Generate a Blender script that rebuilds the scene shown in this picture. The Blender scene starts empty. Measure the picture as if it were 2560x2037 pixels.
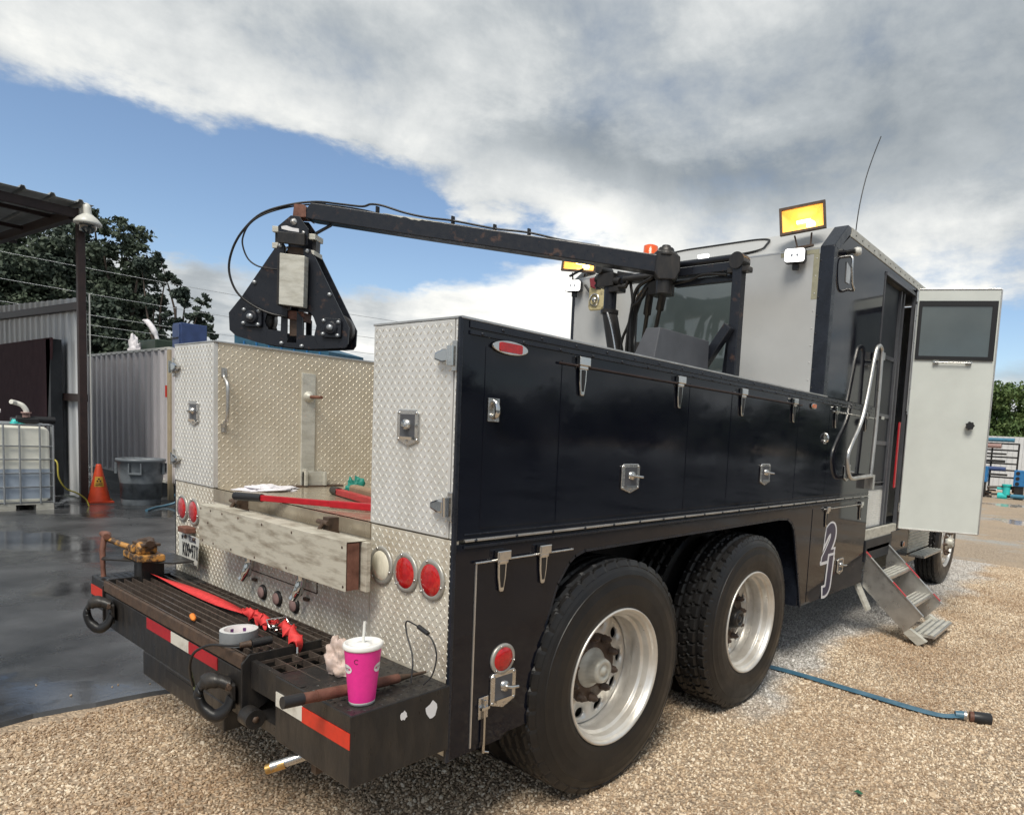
import bpy, math, random
import numpy as np
from mathutils import Vector, Matrix, Quaternion, noise as mnoise
R = math.radians
random.seed(7)
sc = bpy.context.scene
COL = sc.collection

# ------------------------------------------------------------------ camera
cam_d = bpy.data.cameras.new('camera'); cam = bpy.data.objects.new('camera', cam_d); COL.objects.link(cam)
_r = Vector((.79668335, .60182772, .05566893)); _u = Vector((-.09520673, .03400626, .9948765)); _f = Vector((-.59685117, .7979016, -.08439027))
CAMLOC = Vector((4.24047595, -1.40560643, 1.57008371))
m = Matrix((( _r.x, _u.x, -_f.x), (_r.y, _u.y, -_f.y), (_r.z, _u.z, -_f.z))).to_4x4(); m.translation = CAMLOC
cam.matrix_world = m
cam_d.sensor_fit = 'HORIZONTAL'; cam_d.sensor_width = 36; cam_d.lens = 36 * 1666.233 / 2560
cam_d.shift_x = (1280 - 1593.609) / 2560; cam_d.shift_y = (1233.502 - 1018.5) / 2560
cam_d.clip_start = .05; cam_d.clip_end = 2000
sc.camera = cam

# ------------------------------------------------------------------ sky and sun
SUN_EL, SUN_AZ = 56, 152          # azimuth clockwise from +Y
world = bpy.data.worlds.new("World"); sc.world = world; world.use_nodes = True
nt = world.node_tree; N = nt.nodes; L = nt.links; N.clear()
def wn(t, **k):
    n = N.new(t)
    for a, b in k.items(): setattr(n, a, b)
    return n
def mth(op, a, b=None, c=None, clamp=False):
    n = wn('ShaderNodeMath', operation=op); n.use_clamp = clamp
    for i, v in enumerate((a, b, c)):
        if v is None: continue
        if isinstance(v, (int, float)): n.inputs[i].default_value = v
        else: L.new(v, n.inputs[i])
    return n.outputs[0]
tc = wn('ShaderNodeTexCoord'); sep = wn('ShaderNodeSeparateXYZ'); L.new(tc.outputs['Generated'], sep.inputs[0])
X_, Y_, Z_ = sep.outputs
az = mth('MULTIPLY', mth('ARCTAN2', X_, Y_), 57.29578); el = mth('MULTIPLY', mth('ARCSINE', Z_), 57.29578)
# cloud-plane coordinates: the deck flattens towards the horizon
zz = mth('ADD', mth('MAXIMUM', Z_, 0.0), .16)
cmb = wn('ShaderNodeCombineXYZ'); L.new(mth('DIVIDE', X_, zz), cmb.inputs[0]); L.new(mth('DIVIDE', Y_, zz), cmb.inputs[1]); cmb.inputs[2].default_value = 3.7
def nz(scale, detail, rough, dist=0., off=0., src=None):
    n = wn('ShaderNodeTexNoise'); n.inputs['Scale'].default_value = scale; n.inputs['Detail'].default_value = detail
    n.inputs['Roughness'].default_value = rough; n.inputs['Distortion'].default_value = dist
    mp = wn('ShaderNodeMapping'); mp.inputs['Location'].default_value = (off, off * .7, 0); L.new(src or cmb.outputs[0], mp.inputs[0]); L.new(mp.outputs[0], n.inputs['Vector'])
    return n.outputs['Fac']
n1 = nz(.95, 10, .56, .25, 1.3); n2 = nz(3.2, 8, .6, .1, 4.1); n3 = nz(.6, 4, .5, 0, 9.)
n4 = nz(5.5, 9, .62, .2, 2.2, tc.outputs['Generated'])
def blob(a, e, sa, se, w, wob=14):
    # soft elliptical patch of cloud (w > 0) or gap (w < 0) at azimuth a, elevation e
    da = mth('ADD', az, mth('MULTIPLY', mth('SUBTRACT', n1, .5), wob)); de = mth('ADD', el, mth('MULTIPLY', mth('SUBTRACT', n2, .5), wob * .6))
    p = mth('POWER', mth('ABSOLUTE', mth('DIVIDE', mth('SUBTRACT', da, a), sa)), 2.); q = mth('POWER', mth('ABSOLUTE', mth('DIVIDE', mth('SUBTRACT', de, e), se)), 2.)
    return mth('MULTIPLY', mth('EXPONENT', mth('MULTIPLY', mth('ADD', p, q), -1.)), w)
def addall(xs):
    s = xs[0]
    for x in xs[1:]: s = mth('ADD', s, x)
    return s
gaps = [(-84, 14.8, 14, 4.2, -1.05), (-74, 15.8, 10, 3.4, -.9), (-65, 14.8, 9, 3.2, -1.1), (-57, 15.2, 8, 2.8, -.9), (-50, 17, 5, 1.8, -.4), (-86, 11.5, 7, 2.2, -.5), (-64, 12.2, 7, 1.8, -.5), (-58, 6.5, 20, 3.0, .9), (-46, 10.5, 5, 2.6, .5), (-60, 12.6, 8, 2.0, -.55), (-48, 14.2, 4.5, 1.5, -.55), (-53, 17.5, 5, 1.6, .75), (-60, 20.5, 6, 1.2, .4), (-78, 14, 5, 1., .35), (-96, 13, 10, 3.0, -.6), (-93, 17.5, 9, 1.6, .3), (-82, 8.5, 10, 2.6, .8), (-44, 17, 7, 4, .5), (-104, 19, 14, 6, -.5),
        (-66, 9, 7, 1.2, -.3), (-12, 8, 8, 4.5, -.8), (60, 18, 22, 7, -.7), (150, 25, 25, 9, -.6), (-150, 20, 20, 8, -.7)]
cov = addall([mth('MULTIPLY', mth('SUBTRACT', n1, .5), 1.5), mth('MULTIPLY', mth('SUBTRACT', n2, .5), .9), mth('MULTIPLY', mth('SUBTRACT', n4, .5), .8)] + [blob(*g) for g in gaps])
cov = mth('ADD', cov, .62)
mr = wn('ShaderNodeMapRange', interpolation_type='SMOOTHSTEP'); mr.inputs['From Min'].default_value = -.12; mr.inputs['From Max'].default_value = .66; L.new(cov, mr.inputs['Value'])
cloudfac = mr.outputs[0]
shade = [(-50, 9, 18, 8, .34), (-62, 21, 17, 3.5, .16), (-44, 15, 5, 5, .22), (-30, 14, 16, 5, .12), (-12, 20, 9, 8, .12), (-44, 22, 8, 2.2, -.27), (-31, 20.5, 8, 2.2, -.24), (-17, 23.5, 9, 4, -.20), (-4, 28, 11, 5, -.12), (-62, 30, 30, 8, .03), (-60, 38, 40, 10, -.02),
         (-76, 27, 8, 3, .1), (-20, 34, 25, 4, .02), (-16, 13, 8, 3, .10)]
br = addall([mth('MULTIPLY', mth('SUBTRACT', n1, .5), .34), mth('MULTIPLY', mth('SUBTRACT', n2, .5), .62), mth('MULTIPLY', mth('SUBTRACT', n3, .5), .25), mth('MULTIPLY', mth('SUBTRACT', n4, .5), .60)] + [blob(*g) for g in shade])
br = mth('ADD', br, .56)
cr = wn('ShaderNodeValToRGB'); L.new(br, cr.inputs[0]); e = cr.color_ramp.elements
e[0].position = .05; e[0].color = (.13, .155, .18, 1); e[1].position = .95; e[1].color = (.86, .85, .80, 1)
q = e.new(.33); q.color = (.235, .265, .29, 1); q = e.new(.55); q.color = (.37, .40, .42, 1); q = e.new(.75); q.color = (.60, .615, .61, 1)
sky = wn('ShaderNodeTexSky'); sky.sky_type = 'NISHITA'; sky.sun_disc = False
sky.sun_elevation = R(SUN_EL); sky.sun_rotation = R(SUN_AZ); sky.air_density = 1.0; sky.dust_density = .6; sky.ozone_density = 2.0
bg1 = wn('ShaderNodeBackground'); bg1.inputs[1].default_value = .108; L.new(sky.outputs[0], bg1.inputs[0])
bg2 = wn('ShaderNodeBackground'); bg2.inputs[1].default_value = 1.0; L.new(cr.outputs[0], bg2.inputs[0])
mix = wn('ShaderNodeMixShader'); L.new(cloudfac, mix.inputs[0]); L.new(bg1.outputs[0], mix.inputs[1]); L.new(bg2.outputs[0], mix.inputs[2])
wo = wn('ShaderNodeOutputWorld'); L.new(mix.outputs[0], wo.inputs[0])
world.cycles.sampling_method = 'MANUAL'; world.cycles.sample_map_resolution = 512

sun_d = bpy.data.lights.new('sun', 'SUN'); sun = bpy.data.objects.new('sun', sun_d); COL.objects.link(sun)
sun_d.energy = 2.6; sun_d.angle = R(26); sun_d.color = (1, .94, .83)
a_, e_ = R(SUN_AZ), R(SUN_EL); sdir = Vector((math.sin(a_) * math.cos(e_), math.cos(a_) * math.cos(e_), math.sin(e_)))
sun.rotation_euler = sdir.to_track_quat('Z', 'Y').to_euler(); sun.location = (0, 0, 30)
vs = sc.view_settings; vs.view_transform = 'Standard'; vs.look = 'None'; vs.exposure = .42; vs.gamma = 1; vs.use_curve_mapping = False
sc.render.engine = 'CYCLES'; sc.cycles.use_denoising = True; sc.cycles.max_bounces = 6; sc.cycles.diffuse_bounces = 3; sc.cycles.glossy_bounces = 4
sc.cycles.transparent_max_bounces = 8; sc.cycles.sample_clamp_indirect = 6

# ------------------------------------------------------------------ materials
MT = {}
def mat(name, col, rough=.5, metal=0., spec=.5, var=.0, vscale=6., col2=None, rvar=0., bump=0., bscale=60., emit=None, estr=1., coat=0., trans=0., stretch=None, thr=None, detail=5, ior=1.45):
    if name in MT: return MT[name]
    M = bpy.data.materials.new(name); M.use_nodes = True; t = M.node_tree; b = t.nodes['Principled BSDF']
    b.inputs['Base Color'].default_value = (*col, 1); b.inputs['Roughness'].default_value = rough; b.inputs['Metallic'].default_value = metal
    b.inputs['Specular IOR Level'].default_value = spec; b.inputs['Coat Weight'].default_value = coat; b.inputs['Coat Roughness'].default_value = .04
    b.inputs['Transmission Weight'].default_value = trans; b.inputs['IOR'].default_value = ior
    if emit: b.inputs['Emission Color'].default_value = (*emit, 1); b.inputs['Emission Strength'].default_value = estr
    co = t.nodes.new('ShaderNodeTexCoord'); mp = t.nodes.new('ShaderNodeMapping'); t.links.new(co.outputs['Object'], mp.inputs[0])
    if stretch: mp.inputs['Scale'].default_value = stretch
    def tn(s, d=detail, r=.6):
        n = t.nodes.new('ShaderNodeTexNoise'); n.inputs['Scale'].default_value = s; n.inputs['Detail'].default_value = d; n.inputs['Roughness'].default_value = r
        t.links.new(mp.outputs[0], n.inputs['Vector']); return n.outputs['Fac']
    if var or col2:
        f = tn(vscale); rg = t.nodes.new('ShaderNodeMapRange'); t.links.new(f, rg.inputs[0])
        lo, hi = thr or (.3, .7); rg.inputs[1].default_value = lo; rg.inputs[2].default_value = hi
        mx = t.nodes.new('ShaderNodeMix'); mx.data_type = 'RGBA'; t.links.new(rg.outputs[0], mx.inputs[0])
        c2 = col2 or tuple(min(1, c * (1 + var)) for c in col); c1 = tuple(c * (1 - var) for c in col)
        mx.inputs[6].default_value = (*c1, 1); mx.inputs[7].default_value = (*c2, 1); t.links.new(mx.outputs[2], b.inputs['Base Color'])
    if rvar:
        f = tn(vscale * 1.7); rg = t.nodes.new('ShaderNodeMapRange'); t.links.new(f, rg.inputs[0]); rg.inputs[1].default_value = .3; rg.inputs[2].default_value = .7
        rg.inputs[3].default_value = max(.02, rough - rvar); rg.inputs[4].default_value = rough + rvar; t.links.new(rg.outputs[0], b.inputs['Roughness'])
    if bump:
        f = tn(bscale, 4); bp = t.nodes.new('ShaderNodeBump'); bp.inputs['Strength'].default_value = bump; bp.inputs['Distance'].default_value = .003; t.links.new(f, bp.inputs['Height']); t.links.new(bp.outputs[0], b.inputs['Normal'])
    MT[name] = M; return M

navy = mat('navy_paint', (.004, .005, .010), .07, coat=.0, spec=.5, rvar=.04, vscale=3, bump=.02, bscale=25, col2=(.008, .009, .015))
navy_dirty = mat('navy_trim', (.013, .016, .024), .28, var=.3, vscale=9, rvar=.1, bump=.08, bscale=70)
lozenge = mat('worn_lozenge', (.78, .765, .71), .32, metal=.45)
lozenge_t = mat('worn_stained_lozenge', (.76, .70, .58), .34, metal=.5)
dplate = mat('tread_plate', (.70, .66, .57), .42, metal=.28, col2=(.46, .39, .29), stretch=(1.6, 1.6, .6), vscale=5, rvar=.1, bump=.08, bscale=140, thr=(.42, .75))
dplate_w = mat('tread_plate_clean', (.74, .74, .73), .38, metal=.35, col2=(.56, .55, .51), stretch=(1.8, 1.8, .6), vscale=5, rvar=.08, bump=.06, bscale=140, thr=(.4, .8))
dplate_t = mat('tread_plate_stained', (.66, .60, .49), .42, metal=.2, col2=(.46, .39, .28), vscale=2.6, rvar=.1, bump=.1, bscale=120, thr=(.4, .75))
bedfloor = mat('wet_bed_floor', (.50, .44, .34), .22, metal=.35, col2=(.26, .21, .15), vscale=5, rvar=.15, bump=.06, bscale=60)
alu = mat('aluminium', (.56, .55, .53), .34, metal=.85, var=.18, vscale=7, rvar=.1, bump=.05, bscale=120)
boardm = mat('weathered_board', (.56, .53, .45), .5, metal=.15, col2=(.24, .20, .15), vscale=13, rvar=.12, bump=.25, bscale=60, stretch=(.6, 1, 3), thr=(.46, .74))
alu_old = mat('weathered_aluminium', (.60, .59, .53), .48, metal=.25, col2=(.40, .385, .33), vscale=9, rvar=.12, bump=.2, bscale=50, stretch=(1, 1, 3), thr=(.4, .72))
rimalu = mat('wheel_aluminium', (.74, .72, .68), .36, metal=.62, col2=(.52, .48, .42), vscale=7, rvar=.1, bump=.04, bscale=90, thr=(.4, .8))
chrome = mat('chrome', (.62, .61, .59), .10, metal=1., rvar=.06, vscale=40)
lampring = mat('lamp_ring', (.42, .41, .38), .38, metal=.5, var=.15, vscale=30)
steel = mat('stainless', (.60, .59, .57), .24, metal=.95, rvar=.1, vscale=30, var=.12)
blackst = mat('black_steel', (.018, .017, .017), .38, col2=(.045, .038, .032), vscale=7, rvar=.12, bump=.25, bscale=60, stretch=(3, 3, .8), thr=(.45, .85))
blackpaint = mat('crane_paint', (.012, .014, .020), .34, col2=(.085, .05, .038), vscale=13, thr=(.60, .72), rvar=.1, bump=.12, bscale=70)
rusty = mat('rusty_steel', (.050, .034, .026), .55, col2=(.11, .068, .045), vscale=18, rvar=.15, bump=.35, bscale=90)
rustbr = mat('brown_rust', (.10, .040, .026), .62, col2=(.22, .10, .07), vscale=22, bump=.4, bscale=110)
grate_m = mat('grating_steel', (.040, .032, .028), .36, col2=(.11, .085, .07), vscale=25, rvar=.12, bump=.2, bscale=120)
rubber = mat('tyre_rubber', (.007, .007, .0075), .40, col2=(.017, .0155, .015), vscale=6, rvar=.12, bump=.12, bscale=90)
redlens = mat('red_lens', (.45, .008, .010), .12, coat=.8, var=.25, vscale=60, bump=.15, bscale=220)
whitelens = mat('clear_lens', (.72, .68, .56), .14, coat=.8, var=.12, vscale=40, stretch=(6, 1, 1))
amberlens = mat('amber_lens', (.62, .16, .05), .2, coat=.5, var=.2, vscale=90)
redtape = mat('red_reflective_tape', (.42, .015, .022), .35, var=.15, vscale=30, bump=.1, bscale=200)
orangetape = mat('orange_red_tape', (.62, .035, .015), .35, var=.1, vscale=30)
whitetape = mat('white_reflective_tape', (.66, .64, .58), .4, col2=(.42, .39, .33), vscale=14, thr=(.5, .8))
boxpaint = mat('silver_panel', (.52, .525, .52), .38, metal=.2, col2=(.42, .425, .425), vscale=1.6, rvar=.08, bump=.05, bscale=160, thr=(.35, .8))
taperes = mat('tape_residue', (.30, .29, .21), .7, var=.2, vscale=30)
doorwhite = mat('door_white', (.60, .63, .60), .42, var=.05, vscale=4, bump=.04, bscale=150)
doorglass = mat('door_glass', (.075, .095, .098), .06, spec=.9, coat=1., var=.15, vscale=1.5)  # base colour lightened in place of light reflected and passing through
glassdark = mat('tinted_glass', (.02, .028, .028), .03, spec=.9, coat=1., var=.2, vscale=2)
gasket = mat('black_gasket', (.012, .012, .013), .45)
dark_int = mat('dark_interior', (.018, .021, .026), .5, var=.3, vscale=5)
cabgrey = mat('grey_cabinet', (.075, .078, .088), .38, var=.2, vscale=6, bump=.1, bscale=60)
concrete_w = mat('white_corrugated', (.74, .76, .78), .4, metal=.0, col2=(.55, .57, .59), vscale=2, stretch=(2, 2, .35))
fence_m = mat('fence_steel', (.66, .63, .65), .38, metal=.0, col2=(.47, .45, .46), vscale=2.2, stretch=(2.2, 2.2, .3), bump=.05)
redbrown = mat('oxide_primer', (.020, .012, .012), .5, col2=(.038, .021, .019), vscale=8, bump=.15)
maroon = mat('maroon_tarp', (.060, .028, .033), .8, spec=.15, col2=(.085, .045, .05), vscale=5, bump=.3, bscale=12)
roofm = mat('roof_sheet', (.30, .32, .33), .5, var=.25, vscale=4)
ivory = mat('ivory_plastic', (.62, .62, .58), .35, var=.06, vscale=8)
pvc = mat('white_pvc', (.68, .67, .62), .35, var=.08, vscale=12)
tankm = mat('ibc_plastic', (.82, .81, .72), .35, var=.08, vscale=6)
tankblue = mat('ibc_liquid_level', (.36, .42, .50), .35, var=.12, vscale=5)
galv = mat('galvanised_tube', (.38, .40, .42), .35, metal=.6, var=.15, vscale=20)
conem = mat('cone_orange', (.62, .07, .025), .45, col2=(.42, .05, .02), vscale=9)
yellowm = mat('caution_yellow', (.62, .34, .04), .45, col2=(.40, .22, .04), vscale=30)
trashm = mat('grey_bin_plastic', (.15, .17, .19), .4, col2=(.055, .065, .075), vscale=5, bump=.1, thr=(.45, .7))
viseY = mat('worn_yellow_paint', (.46, .23, .06), .5, col2=(.07, .045, .03), vscale=30, bump=.4, bscale=80, thr=(.42, .54))
pink = mat('pink_paper', (.80, .035, .30), .40, var=.05, vscale=80)
lidm = mat('white_lid', (.80, .80, .78), .28, var=.03)
duct = mat('duct_tape', (.20, .215, .23), .42, var=.08, vscale=40, bump=.08, bscale=160)
cardb = mat('tape_core', (.58, .54, .55), .6)
purple = mat('purple_print', (.16, .05, .18), .6)
ragm = mat('dirty_rag', (.66, .54, .50), .85, col2=(.40, .30, .24), vscale=30, bump=.5, bscale=90)
ragw = mat('white_rag', (.72, .70, .74), .8, var=.1, vscale=20, bump=.3)
strapm = mat('red_webbing', (.66, .045, .045), .6, var=.2, vscale=60, bump=.4, bscale=300)
cutred = mat('cutter_red', (.42, .012, .022), .32, var=.15, vscale=30)
blackpl = mat('black_plastic', (.02, .02, .022), .4, bump=.1, bscale=200)
green = mat('green_glove_rubber', (.02, .22, .17), .5, var=.3, vscale=40)
woodm = mat('worn_wood', (.36, .26, .17), .6, col2=(.22, .14, .09), vscale=14, stretch=(8, 1, 1))
hoseblue = mat('blue_layflat_hose', (.035, .11, .17), .38, col2=(.10, .20, .28), vscale=12, bump=.1)
orangep = mat('orange_foam', (.85, .25, .04), .6)
brass = mat('brass', (.55, .34, .12), .35, metal=.8, var=.3, vscale=30)
bluepaint = mat('blue_painted_steel', (.045, .075, .19), .45, var=.2, vscale=7)
tealpaint = mat('teal_blue_steel', (.03, .10, .16), .45, var=.2, vscale=7)
pipeblue = mat('pipe_blue', (.05, .18, .28), .4, var=.2, vscale=9)
valveblue = mat('valve_blue', (.03, .17, .40), .4, var=.2, vscale=9)
turq = mat('turquoise_valve', (.04, .52, .50), .4, var=.1, vscale=12)
pinkish = mat('primer_pipe', (.34, .22, .20), .6, var=.2, vscale=12)
bark = mat('bark', (.07, .055, .045), .85, var=.3, vscale=10, bump=.5, bscale=30)
def leafmat(name, c1, c2):
    M = mat(name, c1, .65, col2=c2, vscale=1.3, thr=(.35, .65)); return M
leaf_dark = leafmat('dark_oak_leaves', (.045, .066, .048), (.085, .112, .072))  # dark leaf colours lightened to put distance haze into them
leaf_dark2 = leafmat('pine_needles', (.038, .058, .048), (.07, .095, .068))
leaf_bright = leafmat('bright_leaves', (.055, .11, .035), (.12, .17, .05))
flood_glow = mat('reflector_glow', (.9, .55, .15), .3, emit=(1., .42, .07), estr=.72)  # reflector's own emission stands in for the tube's light on it
flood_hot = mat('lit_halogen_tube', (1, .8, .4), .3, emit=(1., .74, .28), estr=7.0)
led_glow = mat('lit_led_face', (1, 1, 1), .3, emit=(1., .98, .95), estr=2.0)
beaconm = mat('beacon_orange', (.75, .10, .01), .25, coat=.5)
ink = mat('black_ink', (.015, .015, .018), .5)
navyink = mat('navy_vinyl', (.028, .028, .07), .3)
whiteink = mat('white_vinyl', (.72, .72, .74), .35)
platew = mat('plate_white', (.66, .66, .62), .35, var=.06, vscale=30)

# ------------------------------------------------------------------ mesh helper
class MB:
    def __init__(s): s.v = []; s.f = []; s.mi = []; s.mats = []; s.sm = []
    def _m(s, M):
        if M is None: return 0
        if M not in s.mats: s.mats.append(M)
        return s.mats.index(M)
    def add(s, vs, fs, M=None, smooth=False):
        b = len(s.v); s.v += [tuple(x) for x in vs]; k = s._m(M)
        for f in fs: s.f.append(tuple(b + i for i in f)); s.mi.append(k); s.sm.append(smooth)
        return s
    def box(s, x0, x1, y0, y1, z0, z1, M=None):
        if x0 > x1: x0, x1 = x1, x0
        if y0 > y1: y0, y1 = y1, y0
        if z0 > z1: z0, z1 = z1, z0
        v = [(x0, y0, z0), (x1, y0, z0), (x1, y1, z0), (x0, y1, z0), (x0, y0, z1), (x1, y0, z1), (x1, y1, z1), (x0, y1, z1)]
        return s.add(v, [(0, 3, 2, 1), (4, 5, 6, 7), (0, 1, 5, 4), (1, 2, 6, 5), (2, 3, 7, 6), (3, 0, 4, 7)], M)
    def prism(s, poly, axis, a, b, M=None):
        # poly: 2-D points in the two axes left after 'axis' (x: y,z ; y: x,z ; z: x,y)
        def P(p, t): return {'x': (t, p[0], p[1]), 'y': (p[0], t, p[1]), 'z': (p[0], p[1], t)}[axis]
        n = len(poly); v = [P(p, a) for p in poly] + [P(p, b) for p in poly]
        f = [tuple(range(n)), tuple(range(2 * n - 1, n - 1, -1))] + [(i, i + n, (i + 1) % n + n, (i + 1) % n) for i in range(n)]
        return s.add(v, f, M)
    def bar(s, p, q, w, h, M=None, up=(0, 0, 1)):
        p, q = Vector(p), Vector(q); d = (q - p).normalized(); a = d.cross(Vector(up))
        if a.length < 1e-4: a = d.cross(Vector((0, 1, 0)))
        a.normalize(); b = a.cross(d)
        v = [t + a * i * w / 2 + b * j * h / 2 for t in (p, q) for i, j in ((-1, -1), (1, -1), (1, 1), (-1, 1))]
        return s.add(v, [(0, 1, 2, 3), (7, 6, 5, 4), (0, 4, 5, 1), (1, 5, 6, 2), (2, 6, 7, 3), (3, 7, 4, 0)], M)
    def tube(s, pts, r, n=8, M=None, caps=True):
        pts = [Vector(p) for p in pts]; rs = r if isinstance(r, (list, tuple)) else [r] * len(pts)
        v = []; prev = None
        for i, p in enumerate(pts):
            d = (pts[min(i + 1, len(pts) - 1)] - pts[max(i - 1, 0)]).normalized()
            if prev is None:
                a = d.cross(Vector((0, 0, 1)));  a = a if a.length > .05 else d.cross(Vector((1, 0, 0)))
            else: a = prev - d * prev.dot(d)
            a.normalize(); prev = a; b = d.cross(a)
            v += [p + (a * math.cos(2 * math.pi * k / n) + b * math.sin(2 * math.pi * k / n)) * rs[i] for k in range(n)]
        f = [(i * n + k, i * n + (k + 1) % n, (i + 1) * n + (k + 1) % n, (i + 1) * n + k) for i in range(len(pts) - 1) for k in range(n)]
        s.add(v, f, M, True)
        if caps: s.add(v[:n], [tuple(range(n - 1, -1, -1))], M); s.add(v[-n:], [tuple(range(n))], M)
        return s
    def cyl(s, p, q, r, n=16, M=None, r2=None): return s.tube([p, q], [r, r if r2 is None else r2], n, M)
    def lathe(s, prof, c, axis='z', n=24, M=None, smooth=True, sx=1., sy=1.):
        # prof: (radius, offset along axis)
        v = []; c = Vector(c)
        for r, t in prof:
            for k in range(n):
                a = 2 * math.pi * k / n; u, w = r * math.cos(a) * sx, r * math.sin(a) * sy
                v.append(c + {'z': Vector((u, w, t)), 'y': Vector((u, t, w)), 'x': Vector((t, u, w))}[axis])
        f = [(i * n + k, i * n + (k + 1) % n, (i + 1) * n + (k + 1) % n, (i + 1) * n + k) for i in range(len(prof) - 1) for k in range(n)]
        return s.add(v, f, M, smooth)
    def disc(s, c, r, axis, n=24, M=None, sx=1., sy=1.):
        c = Vector(c); v = []
        for k in range(n):
            a = 2 * math.pi * k / n; u, w = r * math.cos(a) * sx, r * math.sin(a) * sy
            v.append(c + {'z': Vector((u, w, 0)), 'y': Vector((u, 0, w)), 'x': Vector((0, u, w))}[axis])
        return s.add(v, [tuple(range(n))], M)
    def rrect(s, x0, x1, z0, z1, rad, y0, y1, M=None, n=5):
        return s.prism(rr(x0, x1, z0, z1, rad, n), 'y', y0, y1, M)
    def build(s, name, M=None, parent=None, bevel=0., at=None, rot=0., seg=2, kind=None):
        me = bpy.data.meshes.new(name); me.from_pydata(s.v, [], s.f)
        ms = s.mats if s.mats else [M]
        if s.mats and M is not None and M not in s.mats: ms = s.mats
        for x in ms: me.materials.append(x)
        if s.mats: me.polygons.foreach_set('material_index', s.mi)
        me.polygons.foreach_set('use_smooth', s.sm); me.update()
        o = bpy.data.objects.new(name, me); COL.objects.link(o)
        if at is not None: o.location = at
        o.rotation_euler = (0, 0, rot)
        par(o, parent)
        if bevel:
            b = o.modifiers.new('bevel', 'BEVEL'); b.width = bevel; b.segments = seg; b.limit_method = 'ANGLE'; b.angle_limit = R(40)
        if kind: o['kind'] = kind
        return o
def rr(x0, x1, z0, z1, r, n=5):
    p = []
    for cx, cz, a0 in ((x1 - r, z0 + r, -90), (x1 - r, z1 - r, 0), (x0 + r, z1 - r, 90), (x0 + r, z0 + r, 180)):
        for i in range(n + 1): a = R(a0 + 90 * i / n); p.append((cx + r * math.cos(a), cz + r * math.sin(a)))
    return p
def wmat(o):
    b = Matrix.LocRotScale(o.location, o.rotation_euler, o.scale)
    return b if o.parent is None else wmat(o.parent) @ o.matrix_parent_inverse @ b
def par(o, parent):
    if parent is not None: o.parent = parent; o.matrix_parent_inverse = wmat(parent).inverted()
def empty(name, loc, label=None, cat=None, group=None, parent=None):
    o = bpy.data.objects.new(name, None); COL.objects.link(o); o.location = loc; o.empty_display_size = .1
    par(o, parent)
    if label: tag(o, label, cat, group)
    return o
def tag(o, label, cat, group=None):
    o['label'] = label; o['category'] = cat
    if group: o['group'] = group
    return o
def dup(o, loc, rot=None, label=None, group=None, parent=None):
    c = o.copy(); COL.objects.link(c)
    if parent is not None: c.parent = parent
    c.location = loc
    if rot is not None: c.rotation_euler = rot if isinstance(rot, tuple) else (0, 0, rot)
    if label: c['label'] = label
    if group: c['group'] = group
    for ch in list(o.children):
        d = ch.copy(); COL.objects.link(d); d.parent = c
        for g in list(ch.children):
            h = g.copy(); COL.objects.link(h); h.parent = d
    return c
def struct(o): o['kind'] = 'structure'; return o
def catmull(pts, k=6):
    P = [Vector(p) for p in pts]; P = [P[0] * 2 - P[1]] + P + [P[-1] * 2 - P[-2]]; o = []
    for i in range(1, len(P) - 2):
        for j in range(k):
            t = j / k; a, b, c, d = P[i - 1:i + 3]
            o.append(.5 * ((2 * b) + (c - a) * t + (2 * a - 5 * b + 4 * c - d) * t * t + (3 * b - a - 3 * c + d) * t ** 3))
    return o + [P[-2]]
def text(name, s, size, M, parent, at, rotz=0., extrude=.0006, offset=0., shear=0., sx=1., tilt=90):
    cu = bpy.data.curves.new(name, 'FONT'); cu.body = s; cu.size = size; cu.extrude = extrude; cu.offset = offset; cu.shear = shear
    cu.align_x = 'CENTER'; cu.align_y = 'CENTER'; cu.materials.append(M)
    tmp = bpy.data.objects.new(name, cu); COL.objects.link(tmp); me = bpy.data.meshes.new_from_object(tmp.evaluated_get(bpy.context.evaluated_depsgraph_get())); bpy.data.objects.remove(tmp)
    o = bpy.data.objects.new(name, me); COL.objects.link(o); o.location = at; o.rotation_euler = (R(tilt), 0, rotz); o.scale = (sx, 1, 1)
    par(o, parent); return o

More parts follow.
